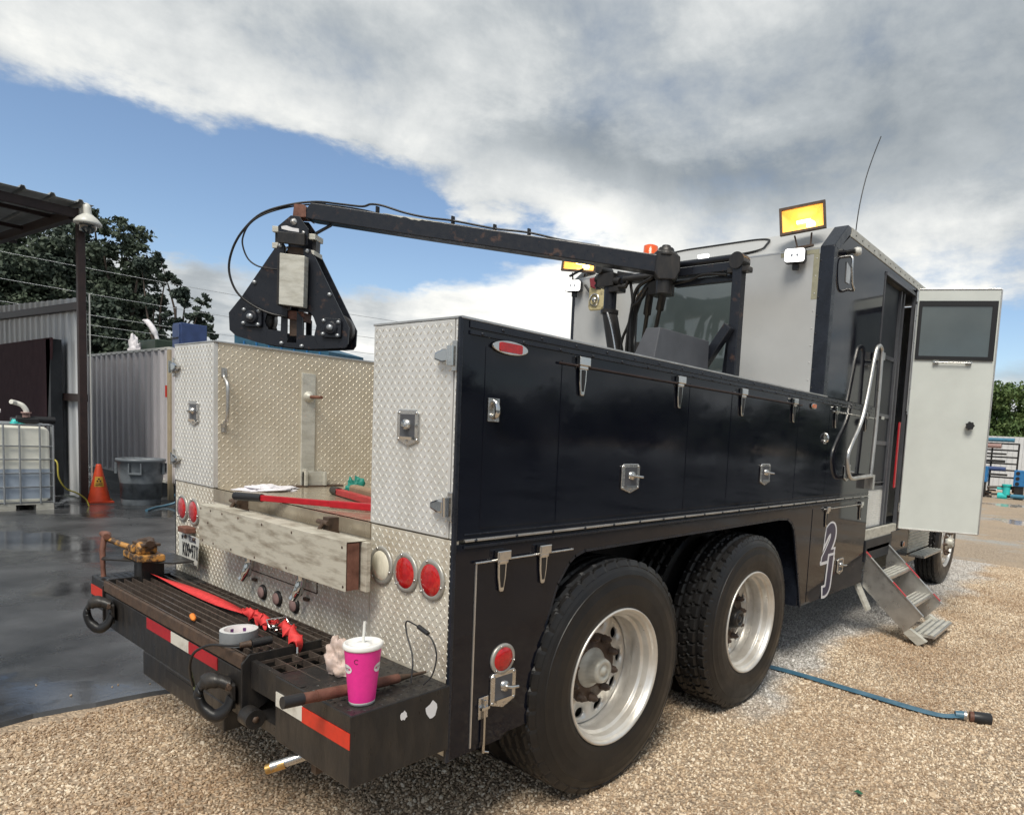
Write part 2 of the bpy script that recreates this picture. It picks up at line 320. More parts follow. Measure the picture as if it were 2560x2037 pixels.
# ------------------------------------------------------------------ ground
def groundmat():
    M = bpy.data.materials.new('gravel_ground'); M.use_nodes = True; t = M.node_tree; b = t.nodes['Principled BSDF']
    g = t.nodes.new('ShaderNodeNewGeometry'); sp = t.nodes.new('ShaderNodeSeparateXYZ'); t.links.new(g.outputs['Position'], sp.inputs[0])
    def nn(s, d=4, r=.6):
        n = t.nodes.new('ShaderNodeTexNoise'); n.inputs['Scale'].default_value = s; n.inputs['Detail'].default_value = d; n.inputs['Roughness'].default_value = r; t.links.new(g.outputs['Position'], n.inputs['Vector']); return n.outputs['Fac']
    def mm(op, a, c):
        n = t.nodes.new('ShaderNodeMath'); n.operation = op; n.use_clamp = False
        for i, v in enumerate((a, c)):
            if isinstance(v, (int, float)): n.inputs[i].default_value = v
            else: t.links.new(v, n.inputs[i])
        return n.outputs[0]
    def mrn(v, a, c, d=0., e=1.):
        n = t.nodes.new('ShaderNodeMapRange'); t.links.new(v, n.inputs[0])
        for i, x in enumerate((a, c, d, e)): n.inputs[i + 1].default_value = x
        return n.outputs[0]
    def mixc(f, a, c):
        n = t.nodes.new('ShaderNodeMix'); n.data_type = 'RGBA'; t.links.new(f, n.inputs[0])
        for i, x in ((6, a), (7, c)):
            if isinstance(x, tuple): n.inputs[i].default_value = (*x, 1)
            else: t.links.new(x, n.inputs[i])
        return n.outputs[2]
    vor = t.nodes.new('ShaderNodeTexVoronoi'); vor.inputs['Scale'].default_value = 75; t.links.new(g.outputs['Position'], vor.inputs['Vector'])
    sv = t.nodes.new('ShaderNodeSeparateColor'); t.links.new(vor.outputs['Color'], sv.inputs[0])
    tan = mixc(mrn(sv.outputs[0], .0, 1.), (.36, .275, .195), (.70, .57, .42))
    tan = mixc(mrn(vor.outputs['Distance'], .25, .8), tan, (.20, .145, .10))
    tan = mixc(mrn(nn(.7, 5), .40, .62), tan, mixc(mrn(sv.outputs[1], 0., 1.), (.28, .205, .14), (.56, .43, .30)))
    grey = mixc(mrn(sv.outputs[1], .0, 1.), (.24, .225, .20), (.50, .475, .43))
    # limestone dust washed round and beneath the parked truck
    wob = mm('MULTIPLY', mm('SUBTRACT', nn(.9, 5), .5), 1.5)
    edge = mm('ADD', mm('SUBTRACT', 2.75, sp.outputs[0]), wob)
    m1 = mm('MULTIPLY', mrn(edge, .0, .25), mm('MULTIPLY', mrn(mm('ADD', sp.outputs[1], wob), 2.0, 2.4), mrn(mm('ADD', sp.outputs[1], mm('MULTIPLY', wob, 3.)), 9.5, 8.)))
    m2 = mm('MULTIPLY', mrn(mm('ADD', sp.outputs[1], mm('MULTIPLY', wob, 4.)), 7.5, 9.0), mrn(nn(.45, 6, .65), .54, .62))
    gm = mm('MAXIMUM', m1, m2); col = mixc(gm, tan, grey)
    t.links.new(col, b.inputs['Base Color'])
    # standing water further off, and by the front wheel
    w = mm('MULTIPLY', mrn(sp.outputs[1], 6.0, 7.2), mrn(nn(.33, 5, .6), .57, .60))
    w2 = mm('MULTIPLY', mrn(mm('ADD', edge, .0), -.55, -.2), mm('MULTIPLY', mrn(sp.outputs[1], 5.6, 6.2), mrn(sp.outputs[1], 9.5, 8.)))
    w = mm('MAXIMUM', w, mm('MULTIPLY', w2, .9))
    t.links.new(mrn(w, 0., 1., .62, .08), b.inputs['Roughness'])
    hb = mm('MULTIPLY', vor.outputs['Distance'], mrn(w, 0., 1., 1., .02))
    bp = t.nodes.new('ShaderNodeBump'); bp.inputs['Strength'].default_value = .9; bp.inputs['Distance'].default_value = .012; bp.invert = True
    t.links.new(hb, bp.inputs['Height']); t.links.new(bp.outputs[0], b.inputs['Normal'])
    return M
def asphmat():
    M = bpy.data.materials.new('wet_asphalt'); M.use_nodes = True; t = M.node_tree; b = t.nodes['Principled BSDF']
    g = t.nodes.new('ShaderNodeNewGeometry')
    def nn(s, d=4, r=.6, sc=None):
        n = t.nodes.new('ShaderNodeTexNoise'); n.inputs['Scale'].default_value = s; n.inputs['Detail'].default_value = d; n.inputs['Roughness'].default_value = r
        mp = t.nodes.new('ShaderNodeMapping'); t.links.new(g.outputs['Position'], mp.inputs[0]); mp.inputs['Scale'].default_value = sc or (1, 1, 1); t.links.new(mp.outputs[0], n.inputs['Vector']); return n.outputs['Fac']
    def mrn(v, a, c, d=0., e=1.):
        n = t.nodes.new('ShaderNodeMapRange'); t.links.new(v, n.inputs[0])
        for i, x in enumerate((a, c, d, e)): n.inputs[i + 1].default_value = x
        return n.outputs[0]
    mx = t.nodes.new('ShaderNodeMix'); mx.data_type = 'RGBA'; t.links.new(mrn(nn(1.2, 6), .35, .65), mx.inputs[0]); mx.inputs[6].default_value = (.018, .019, .021, 1); mx.inputs[7].default_value = (.085, .087, .092, 1)
    t.links.new(mx.outputs[2], b.inputs['Base Color'])
    pud = nn(.42, 6, .58, (1, 1.3, 1))
    t.links.new(mrn(pud, .48, .535, .34, .045), b.inputs['Roughness'])
    mlt = t.nodes.new('ShaderNodeMath'); mlt.operation = 'MULTIPLY'; t.links.new(nn(130, 3), mlt.inputs[0]); t.links.new(mrn(pud, .50, .57, 1., .08), mlt.inputs[1])
    ad = t.nodes.new('ShaderNodeMath'); ad.operation = 'MULTIPLY_ADD'; t.links.new(nn(26, 3), ad.inputs[0]); ad.inputs[1].default_value = .12; t.links.new(mlt.outputs[0], ad.inputs[2])
    bp = t.nodes.new('ShaderNodeBump'); bp.inputs['Strength'].default_value = .6; bp.inputs['Distance'].default_value = .005
    t.links.new(ad.outputs[0], bp.inputs['Height']); t.links.new(bp.outputs[0], b.inputs['Normal'])
    return M
gm = groundmat()
g = MB(); g.add([(-400, -300, 0), (400, -300, 0), (400, 500, 0), (-400, 500, 0)], [(0, 1, 2, 3)]); struct(g.build('ground', gm))
edge = []
y = -9.
while y < 26:
    x = .02 + .05 * math.sin(y * 2.1) + .03 * math.sin(y * 5.3 + 1) + .015 * math.sin(y * 13)
    if y < -.6: x -= (.6 + y) * -.04
    if y > 9: x -= (y - 9) * .35
    edge.append((x, y)); y += .12
a = MB(); n = len(edge); v = [(x, y, .022) for x, y in edge] + [(-120, y, .022) for x, y in edge] + [(x + .02, y, -.01) for x, y in edge]
a.add(v, [(i + n, i, i + 1, i + 1 + n) for i in range(n - 1)] + [(i, i + 2 * n, i + 1 + 2 * n, i + 1) for i in range(n - 1)]); struct(a.build('asphalt_road', asphmat()))

MB().add([(7.0, -60, .01), (60, -60, .01), (60, 90, .01), (9.0, 90, .01), (7.4, 12, .01)], [(0, 1, 2, 3, 4)]).build('asphalt_yard', bpy.data.materials['wet_asphalt'])['kind'] = 'structure'  # unseen dark ground, added for the truck's glossy side to mirror
# loose gravel: instanced pebbles (uncountable)
def pebbles(name, rect, dens, rad):
    me = bpy.data.meshes.new(name); x0, y0, x1, y1, z = rect
    v = [(x0, y0, z), (x1, y0, z), (x1, y1, z), (x0, y1, z)]
    me.from_pydata(v, [], [(0, 1, 2, 3)]); o = bpy.data.objects.new(name, me); COL.objects.link(o); o['kind'] = 'stuff'
    M = bpy.data.materials.new('pebble'); M.use_nodes = True; t = M.node_tree; b = t.nodes['Principled BSDF']
    oi = t.nodes.new('ShaderNodeObjectInfo'); r = t.nodes.new('ShaderNodeValToRGB'); t.links.new(oi.outputs['Random'], r.inputs[0]); el = r.color_ramp.elements
    el[0].color = (.30, .21, .135, 1); el[1].color = (.86, .76, .60, 1)
    q = el.new(.3); q.color = (.48, .36, .245, 1); q = el.new(.65); q.color = (.66, .52, .36, 1); q = el.new(.9); q.color = (.76, .66, .52, 1)
    g = t.nodes.new('ShaderNodeNewGeometry'); sp = t.nodes.new('ShaderNodeSeparateXYZ'); t.links.new(oi.outputs['Location'], sp.inputs[0])
    nn = t.nodes.new('ShaderNodeTexNoise'); nn.inputs['Scale'].default_value = .9; nn.inputs['Detail'].default_value = 5; t.links.new(oi.outputs['Location'], nn.inputs['Vector'])
    def mm(op, a, c):
        n = t.nodes.new('ShaderNodeMath'); n.operation = op
        for i, vv in enumerate((a, c)):
            if isinstance(vv, (int, float)): n.inputs[i].default_value = vv
            else: t.links.new(vv, n.inputs[i])
        return n.outputs[0]
    wob = mm('MULTIPLY', mm('SUBTRACT', nn.outputs['Fac'], .5), 1.5)
    def mrn(v, a, c):
        n = t.nodes.new('ShaderNodeMapRange'); t.links.new(v, n.inputs[0]); n.inputs[1].default_value = a; n.inputs[2].default_value = c; return n.outputs[0]
    m1 = mm('MULTIPLY', mrn(mm('ADD', mm('SUBTRACT', 2.75, sp.outputs[0]), wob), .0, .25), mrn(mm('ADD', sp.outputs[1], wob), 2.0, 2.4))
    hs = t.nodes.new('ShaderNodeHueSaturation'); hs.inputs['Saturation'].default_value = .25; hs.inputs['Value'].default_value = .9; t.links.new(r.outputs[0], hs.inputs['Color'])
    # browner, wetter gravel by the rear of the truck and in soft patches
    n2 = t.nodes.new('ShaderNodeTexNoise'); n2.inputs['Scale'].default_value = 1.1; n2.inputs['Detail'].default_value = 4; t.links.new(oi.outputs['Location'], n2.inputs['Vector'])
    mw = t.nodes.new('ShaderNodeMix'); mw.data_type = 'RGBA'; mw.blend_type = 'MULTIPLY'; t.links.new(mrn(n2.outputs['Fac'], .45, .65), mw.inputs[0]); t.links.new(r.outputs[0], mw.inputs[6]); mw.inputs[7].default_value = (.74, .67, .61, 1)
    mx = t.nodes.new('ShaderNodeMix'); mx.data_type = 'RGBA'; t.links.new(m1, mx.inputs[0]); t.links.new(mw.outputs[2], mx.inputs[6]); t.links.new(hs.outputs[0], mx.inputs[7])
    t.links.new(mx.outputs[2], b.inputs['Base Color']); b.inputs['Roughness'].default_value = .5
    me.materials.append(M)
    G = bpy.data.node_groups.new('gravel', 'GeometryNodeTree'); G.interface.new_socket('Geometry', in_out='INPUT', socket_type='NodeSocketGeometry'); G.interface.new_socket('Geometry', in_out='OUTPUT', socket_type='NodeSocketGeometry')
    gi = G.nodes.new('NodeGroupInput'); go = G.nodes.new('NodeGroupOutput')
    d = G.nodes.new('GeometryNodeDistributePointsOnFaces'); d.inputs['Density'].default_value = dens; G.links.new(gi.outputs[0], d.inputs['Mesh'])
    ic = G.nodes.new('GeometryNodeMeshIcoSphere'); ic.inputs['Radius'].default_value = rad; ic.inputs['Subdivisions'].default_value = 1
    sp2 = G.nodes.new('GeometryNodeSetMaterial'); sp2.inputs['Material'].default_value = M; G.links.new(ic.outputs[0], sp2.inputs[0])
    ip = G.nodes.new('GeometryNodeInstanceOnPoints'); G.links.new(d.outputs[0], ip.inputs['Points']); G.links.new(sp2.outputs[0], ip.inputs['Instance'])
    rv = G.nodes.new('FunctionNodeRandomValue'); rv.data_type = 'FLOAT_VECTOR'; rv.inputs[0].default_value = (0, 0, 0); rv.inputs[1].default_value = (6.28, 6.28, 6.28); rv.inputs['Seed'].default_value = 3
    G.links.new(rv.outputs[0], ip.inputs['Rotation'])
    rs = G.nodes.new('FunctionNodeRandomValue'); rs.data_type = 'FLOAT_VECTOR'; rs.inputs[0].default_value = (.45, .55, .4); rs.inputs[1].default_value = (1.3, 1.8, 1.1); rs.inputs['Seed'].default_value = 5
    G.links.new(rs.outputs[0], ip.inputs['Scale']); G.links.new(ip.outputs[0], go.inputs[0])
    md = o.modifiers.new('gravel', 'NODES'); md.node_group = G
pebbles('gravel', (.06, -3.0, 4.6, 9.5, .002), 4600, .0066)
pebbles('coarse_gravel', (.10, -3.0, 4.6, 9.0, .002), 60, .013)
pebbles('stray_gravel', (-.5, -3.0, .02, 6.0, .024), 30, .006)

# ------------------------------------------------------------------ the truck
T = empty('service_truck', (1.2, 3.0, 0), 'black service truck with tread plate rear, grey equipment cabin and folded crane boom', 'truck')
W = 2.44

def tread(mb, place, u0, u1, v0, v1, holes=(), s=.0205, ln=.0100, wd=.0032, h=.0020):
    # raised lozenges in alternating directions; place(u, v, height) -> point
    nu, nv = int((u1 - u0) / s), int((v1 - v0) / s)
    for i in range(nu):
        for j in range(nv):
            u = u0 + (i + .5) * (u1 - u0) / nu; v = v0 + (j + .5) * (v1 - v0) / nv
            if any(a <= u <= b and c <= v <= d for a, b, c, d in holes): continue
            k = 1 if (i + j) % 2 else -1; c_, s_ = .7071, .7071 * k
            def P(a, b, hh): return place(u + a * c_ - b * s_, v + a * s_ + b * c_, hh)
            vs_ = [P(-ln, 0, 0), P(0, -wd, 0), P(ln, 0, 0), P(0, wd, 0), P(-ln * .45, 0, h), P(ln * .45, 0, h)]
            mb.add(vs_, [(0, 1, 5, 4), (1, 2, 5), (2, 3, 4, 5), (3, 0, 4)])

# --- rear: three sheets of tread plate
ZS, ZT, XL, XR = 1.19, 1.927, .51, 1.936
b = MB().box(.004, 1.934, 0, .02, .66, ZS); rp = b.build('rear_panel', dplate, T, .002)
tb = MB(); tread(tb, lambda u, v, h: (u, -h, v), .01, 1.93, .665, ZS - .004, holes=((.70, 2.1, .97, 1.13),)); tb.build('tread_pattern', lozenge, rp, kind='stuff')
b = MB().box(1.938, 2.436, 0, .02, .43, ZS - .002); rp2 = b.build('rear_panel', dplate, T, .002)
tb = MB(); tread(tb, lambda u, v, h: (u, -h, v), 1.945, 2.43, .70, ZS - .006); tb.build('tread_pattern', lozenge, rp2, kind='stuff')
MB().box(.0, 1.936, .005, .03, .43, .66).build('lower_rear_panel', blackst, T)
# compartment doors
for x0, x1, nm in ((.004, XL - .002, 'L'), (XR + .002, 2.407, 'R')):
    d = MB().box(x0, x1, -.004, .02, ZS + .004, ZT - .006).build('compartment_door', dplate_w, T, .002)
    tb = MB(); tread(tb, lambda u, v, h: (u, -.004 - h, v), x0 + .006, x1 - .006, ZS + .01, ZT - .012); tb.build('tread_pattern', lozenge, d, kind='stuff')
e_ = MB().box(2.411, 2.436, -.002, .02, ZS + .004, ZT - .006).build('door_jamb', dplate_w, T, .001)
tb = MB(); tread(tb, lambda u, v, h: (u, -.002 - h, v), 2.411, 2.436, ZS + .01, ZT - .012, ln=.010); tb.build('tread_pattern', lozenge, e_, kind='stuff')
# left wall of the open bed
lw = MB().box(.02, XL, .02, 3.1, 1.15, ZT - .004).build('bed_wall', dplate_t, T)
tb = MB(); tread(tb, lambda u, v, h: (XL + h, u, v), .012, 1.9, ZS + .004, ZT - .008, holes=((.425, .515, 1.19, 1.83),)); tb.build('tread_pattern', lozenge_t, lw, kind='stuff')
MB().box(0, XL + .006, -.004, 3.1, ZT - .004, ZT + .004).build('compartment_lid', alu, T, .001)
rw = MB().box(XR, 2.41, .02, 3.1, 1.15, ZT - .004).build('bed_wall', dplate_t, T)
MB().box(XR - .006, W + .004, -.004, 3.16, ZT - .004, ZT + .004).build('compartment_lid', alu, T, .001)
MB().box(XL, XR, -.003, 3.1, 1.13, ZS).build('bed_floor', bedfloor, T)
# aluminium strip and bolt on the left bed wall
st = MB().box(XL, XL + .012, .432, .508, ZS, 1.818).build('bed_wall_strip', alu_old, T, .002)
b = MB().lathe([(.030, 0), (.030, .008), (.018, .014), (.018, .024), (.0, .024)], (XL + .012, .470, 1.69), 'x', 14, alu_old); b.cyl((XL + .02, .47, 1.69), (XL + .14, .475, 1.688), .009, 8, rustbr); b.build('threaded_stud', alu_old, st)
b = MB().box(XL + .012, XL + .03, .44, .56, ZS, 1.275); b.box(XL + .012, XL + .05, .44, .452, ZS, 1.29); b.box(XL + .012, XL + .05, .548, .56, ZS, 1.275); b.build('stud_bracket', alu_old, T, .001)
MB().box(XL + .0, XL + .05, .385, .66, ZS, ZS + .008).build('floor_bracket', rusty, T)
b = MB(); b.tube(catmull([(XL, .043, 1.79), (XL + .004, .043, 1.755), (XL + .045, .043, 1.72), (XL + .05, .043, 1.64), (XL + .045, .043, 1.55), (XL + .004, .043, 1.515), (XL, .043, 1.48)], 4), .0085, 8); b.box(XL, XL + .005, .03, .056, 1.755, 1.80); b.box(XL, XL + .005, .03, .056, 1.475, 1.52); b.build('grab_handle', alu, T)
# left outer side, seen edge on
MB().box(-.006, .002, 0, 4.24, .43, ZT - .005).build('left_side_panel', navy, T)
# undercarriage mass: rails and black boxes added to keep the underside dark
MB().box(.75, .84, .05, 8.8, .62, .90).build('chassis_rail', blackst, T); MB().box(1.6, 1.69, .05, 8.8, .62, .90).build('chassis_rail', blackst, T)
MB().box(.03, 2.40, .03, 4.2, 1.10, 1.13).build('dark_underbody', gasket, T)
MB().box(.03, 1.84, .35, .40, .55, 1.10).build('mudguard', gasket, T)
MB().box(1.84, 1.86, .42, 2.95, .70, 1.10).build('dark_wheel_well', gasket, T)

# --- right side: upper panel, lower skirt with wheel arch
up = MB().prism([(0, 1.19), (0, ZT - .004), (4.24, ZT - .004), (4.24, 1.19)], 'x', 2.41, W).build('side_panel', navy, T)
arch = [(.235, .425), (.323, .487), (.40, .70), (.50, .974), (.564, 1.055), (.60, 1.08), (.66, 1.098), (2.52, 1.106), (2.66, 1.098), (2.735, 1.063), (2.775, 1.02), (2.80, .97), (2.90, .70), (2.981, .455)]
sk = [(0, .43)] + arch + [(4.25, .445), (4.24, 1.176), (0, 1.176)]
# fan-safe split of the skirt into three pieces forming one plate
b = MB(); b.prism([(0, .425), (.235, .425), (.323, .487), (.40, .70), (.50, .974), (.564, 1.055), (.60, 1.08), (.66, 1.098), (.66, 1.176), (0, 1.176)], 'x', 2.415, W)
b.prism([(.66, 1.098), (2.52, 1.106), (2.52, 1.176), (.66, 1.176)], 'x', 2.415, W)
b.prism([(2.52, 1.106), (2.66, 1.098), (2.735, 1.063), (2.775, 1.02), (2.80, .97), (2.90, .70), (2.985, .455), (4.25, .445), (4.25, 1.176), (2.52, 1.176)], 'x', 2.415, W)
skirt = b.build('side_skirt', navy, T)
b = MB()
for q0, q1 in zip(arch[1:], arch[2:]):
    p = Vector((W - .006, *q0)); q = Vector((W - .006, *q1)); b.bar(p, q + (q - p).normalized() * .003, .028, .010, up=(1, 0, 0))
b.build('arch_trim', navy_dirty, T, kind='stuff')
MB().box(2.10, 2.425, 2.93, 2.98, .46, 1.09).build('mudguard', navy_dirty, T)
MB().box(.01, 2.43, -.001, .012, .418, .432).build('rear_sill', navy_dirty, T)
MB().box(W - .012, W + .002, -.008, .006, .42, ZT).build('corner_trim', navy_dirty, T, .002)
# rails along the side with bolts
def rail(z0, z1, y0, y1, proud, M, nm='trim_rail'): return MB().box(W, W + proud, y0, y1, z0, z1).build(nm, M, T, .0015)
rail(1.897, 1.920, .03, 4.2, .005, navy_dirty); rail(1.876, 1.889, .03, 4.2, .007, navy_dirty)
rail(1.183, 1.192, .035, 4.24, .010, alu); rail(1.160, 1.170, .035, 4.24, .006, navy_dirty); rail(1.205, 1.211, .035, 4.24, .003, navy_dirty)
bolt = MB().lathe([(.0, .004), (.004, .004), (.006, .001), (.006, 0)], (0, 0, 0), 'x', 8, navy_dirty).build('rivet', None, T)
first = True
for z, pr, n_ in ((1.883, .007, 22), (1.187, .010, 22), (1.909, .005, 22), (1.198, .0, 0)):
    for i in range(n_):
        loc = (W + pr, .08 + i * .188 + (.09 if z > 1.9 else 0), z)
        if first: bolt.location = loc; first = False
        else: dup(bolt, loc)
# door seams: shallow lids standing a hair proud of the panel
seams = [(.10, .469), (.473, 1.378), (1.382, 1.804), (1.808, 2.699), (2.703, 3.233), (3.237, 4.19)]
for y0, y1 in seams:
    MB().box(W, W + .0022, y0 + .001, y1 - .001, 1.225, 1.846).build('side_door', navy, T, .0012)
MB().box(W, W + .003, .095, .44, .445, 1.10).build('lower_door', navy, T, .001)
MB().box(W, W + .005, .088, .094, .44, 1.10).build('door_edge', alu, T)
MB().box(W, W + .003, 3.06, 4.22, .47, 1.135).build('lower_door', navy, T, .001)
# piano-hinge rods behind the strap hinges
def rod(y0, y1, z, M, nm='hinge_rod'): return MB().cyl((W + .012, y0, z), (W + .012, y1, z), .0048, 6).build(nm, M, T)
rod(.449, 2.72, 1.834, redbrown); rod(3.26, 4.18, 1.832, steel); rod(.078, .572, 1.107, steel); rod(3.24, 4.09, 1.125, steel)
# strap hinges, chrome: bracket and tapered leaf hanging down
def strap():
    o = MB().box(.002, .026, -.031, .031, .112, .147).box(.004, .020, -.024, .024, .098, .114).build('strap_hinge', chrome, T, .004)
    p = MB().prism([(-.022, .112), (.022, .112), (.019, .05), (.011, .0), (.006, -.004), (-.006, -.004), (-.011, .0), (-.019, .05)], 'x', .006, .015)
    lf = p.build('leaf', chrome, o, .003)
    MB().prism([(-.012, .096), (.012, .096), (.010, .05), (.005, .012), (-.005, .012), (-.010, .05)], 'x', .015, .0175).build('leaf_recess_shade', blackst, o, .001)  # raised dark plate: shade of a recess put into its colour
    return o
sh = strap(); sh.location = (W, .583, 1.724)
for y, z in ((1.281, 1.723), (1.915, 1.722), (2.602, 1.722), (3.34, 1.72), (4.0, 1.72), (.201, .994), (.408, .995), (3.31, .995), (4.045, 1.0)): dup(sh, (W, y, z))
# flush folding latch: pentagonal stainless tray with a T handle
def latch(w=.128, h=.13, name='paddle_latch', handle=True):
    x = w / 2; z1 = h * .5; z0 = -h * .34; zb = -h * .5
    o = MB().prism([(-x, z0), (0, zb), (x, z0), (x, z1 - .012), (x - .012, z1), (-x + .012, z1), (-x, z1 - .012)], 'y', -.008, 0).build(name, steel, T, .003)
    MB().box(-x * .68, x * .68, -.0085, -.0075, z0 + .012, z1 - .016).build('tray', cabgrey, o)
    b = MB()
    for q in ((-x * .8, z1 - .012), (x * .8, z1 - .012), (-x * .85, z0 + .004), (x * .85, z0 + .004), (0, zb + .02)): b.lathe([(0, -.011), (.005, -.010), (.006, -.008)], (q[0], 0, q[1]), 'y', 8)
    b.build('rivets', steel, o, kind='stuff')
    b = MB().lathe([(0, -.022), (.017, -.022), (.020, -.009)], (0, 0, h * .1), 'y', 14); b.build('lock_barrel', steel, o)
    if handle: MB().tube([(0, -.020, h * .1), (.012, -.036, h * .08), (.045, -.040, h * .06)], .006, 8).box(-x * .6, x * .6, -.016, -.009, z0 + .004, z0 + .014).build('t_handle', chrome, o)
    return o
la = latch(); la.location = (2.170, -.004, 1.556)
lb = dup(la, (.275, -.004, 1.563))
for y, z in ((.932, 1.386), (2.26, 1.389), (3.665, 1.385), (3.68, .655)): dup(la, (W + .0035, y, z), R(90))
lc = dup(la, (W + .003, .232, .620), R(90)); lc.scale = (.95, 1, 1.06)
# keeper catches on the side doors
def keeper():
    o = MB().box(0, .004, -.025, .025, -.04, .04).build('door_keeper', steel, T, .001)
    MB().tube(catmull([(.004, 0, .030), (.016, 0, .022), (.022, 0, .0), (.018, 0, -.018), (.004, 0, -.024)], 4), .010, 8).build('keeper_loop', chrome, o)
    return o
kp = keeper(); kp.location = (W + .0035, .140, 1.635); dup(kp, (W + .0035, 3.17, 1.635))
# slide bolt on lower door
o = MB().box(0, .004, -.022, .022, -.04, .04).build('slide_bolt', steel, T, .001)
MB().cyl((.012, 0, .03), (.012, 0, -.165), .005, 8).tube([(.012, 0, -.16), (.016, .02, -.168)], .004, 6).build('bolt_rod', chrome, o); MB().box(.0, .018, -.018, .018, -.004, .006).build('bolt_guide', chrome, o); o.location = (W + .004, .142, .575)
# rear door hinges: heavy chrome cam hinges
def dhinge():
    o = MB().box(-.012, .012, -.012, 0, -.05, .05).build('cam_hinge', steel, T, .003)
    MB().prism([(-.012, -.022), (-.012, .022), (-.040, .024), (-.085, .010), (-.085, -.012), (-.040, -.024)], 'y', -.030, -.006).build('hinge_leaf', chrome, o, .007)
    MB().cyl((-.004, -.022, -.032), (-.004, -.022, .032), .013, 12).build('hinge_knuckle', chrome, o); return o
dh = dhinge(); dh.location = (2.420, -.002, 1.80); dup(dh, (2.420, -.002, 1.303))
for z in (1.806, 1.313):
    c = dup(dh, (.010, -.002, z)); c.rotation_euler = (0, R(180), 0)
for z in (1.806, 1.313): MB().box(-.045, .0, .0, .02, z - .012, z - .004).build('hinge_tab', alu, T)

# --- lamps
def lamp(name, r, M, ring=lampring, sc_=1.):
    o = MB().lathe([(r * .78, -.009), (r * .80, -.010), (r * .98, -.009), (r * 1.02, -.006), (r * 1.02, 0), (0, 0)], (0, 0, 0), 'y', 32).build(name, ring, T)
    b = MB().lathe([(0, -.016), (r * .4, -.0155), (r * .72, -.012), (r * .80, -.008)], (0, 0, 0), 'y', 28).build('lens', M, o)
    s = MB()
    for k in range(3): a = R(90 + 120 * k + 15); s.lathe([(0, -.0145), (.005, -.014), (.005, -.011)], (r * .91 * math.cos(a), 0, r * .91 * math.sin(a)), 'y', 8)
    s.build('screws', chrome, o, kind='stuff'); return o
l3 = lamp('tail_lamp', .072, redlens); l3.location = (2.172, 0, 1.038); dup(l3, (2.323, 0, 1.038))
l1 = lamp('reverse_lamp', .072, whitelens); l1.location = (2.018, 0, 1.04)
dup(l3, (.112, 0, 1.048)); dup(l3, (.266, 0, 1.044))
c = dup(l3, (W + .003, .226, .735), R(90)); c.scale = (.78, 1, .78); c.name = 'side_marker_lamp'
def marker(M, w, h):
    o = MB().prism([(w * math.cos(a) * (1 if abs(math.cos(a)) > .5 else .95), h * math.sin(a)) for a in [k * math.pi / 12 for k in range(24)]], 'x', 0, .010).build('marker_lamp', chrome, T, .003)
    MB().rrect(-w * .62, w * .62, -h * .66, h * .66, h * .3, 0, .01).build('lens', M, o).rotation_euler = (0, 0, R(90))
    for c_ in o.children: c_.location = (.014, 0, 0); c_.scale = (1, 1.2, 1)
    return o
mk = marker(redlens, .083, .024); mk.location = (W + .0035, .202, 1.853)
mk = marker(amberlens, .045, .019); mk.location = (W + .0035, 2.92, 1.843)
mk = marker(amberlens, .03, .03); mk.location = (W + .003, 5.42, .665)
# number plate, its light and bracket
nb = MB(); NX = 10
vs_ = []; 
for j in range(2):
    for i in range(NX + 1):
        u = -.178 + .356 * i / NX; bend = -.012 * max(0, (u - .03) / .12) ** 2 * (1.4 if j == 0 else 1.); vs_.append((u, -.002 + bend * 1.6, (-.076 if j == 0 else .076) + (.008 if (j == 0 and i == NX) else 0)))
nb.add(vs_, [(i, i + 1, i + NX + 2, i + NX + 1) for i in range(NX)], None, True); PL_ = nb.build('number_plate', platew, T, at=(.298, -.022, .846))
text('plate_number', 'K09\u20229712', .105, ink, PL_, (.290, -.0265, .836), sx=.56, offset=.0003)
text('plate_state', 'TEXAS', .042, navyink, PL_, (.305, -.0265, .901), sx=.8, offset=.0002)
text('plate_slogan', 'The Lone Star State', .014, ink, PL_, (.275, -.0265, .780), sx=.9)
st_ = [(.013 * (1 if k % 2 == 0 else .42) * math.sin(k * math.pi / 5), .013 * (1 if k % 2 == 0 else .42) * math.cos(k * math.pi / 5)) for k in range(10)]
s = MB(); s.add([(.17 + x * 1.3, -.0265, .902 + z * 1.3) for x, z in st_] + [(.17, -.0265, .902)], [(i, (i + 1) % 10, 10) for i in range(10)]); s.build('plate_star', ink, PL_)
for tx_ in list(PL_.children):
    if tx_.name.startswith('plate_') and 'star' not in tx_.name:
        for vv in tx_.data.vertices:
            u_ = tx_.location.x + vv.co.x * tx_.scale.x - .298; vv.co.z += .012 * 1.2 * 1.6 * max(0, (u_ - .03) / .12) ** 2
for x in (.218, .333): MB().lathe([(0, -.008), (.009, -.006), (.010, 0)], (x, -.026, .908), 'y', 8).build('plate_bolt', rusty, PL_)
MB().box(.175, .285, -.05, 0, .932, .962).build('plate_lamp', rustbr, T, .004)
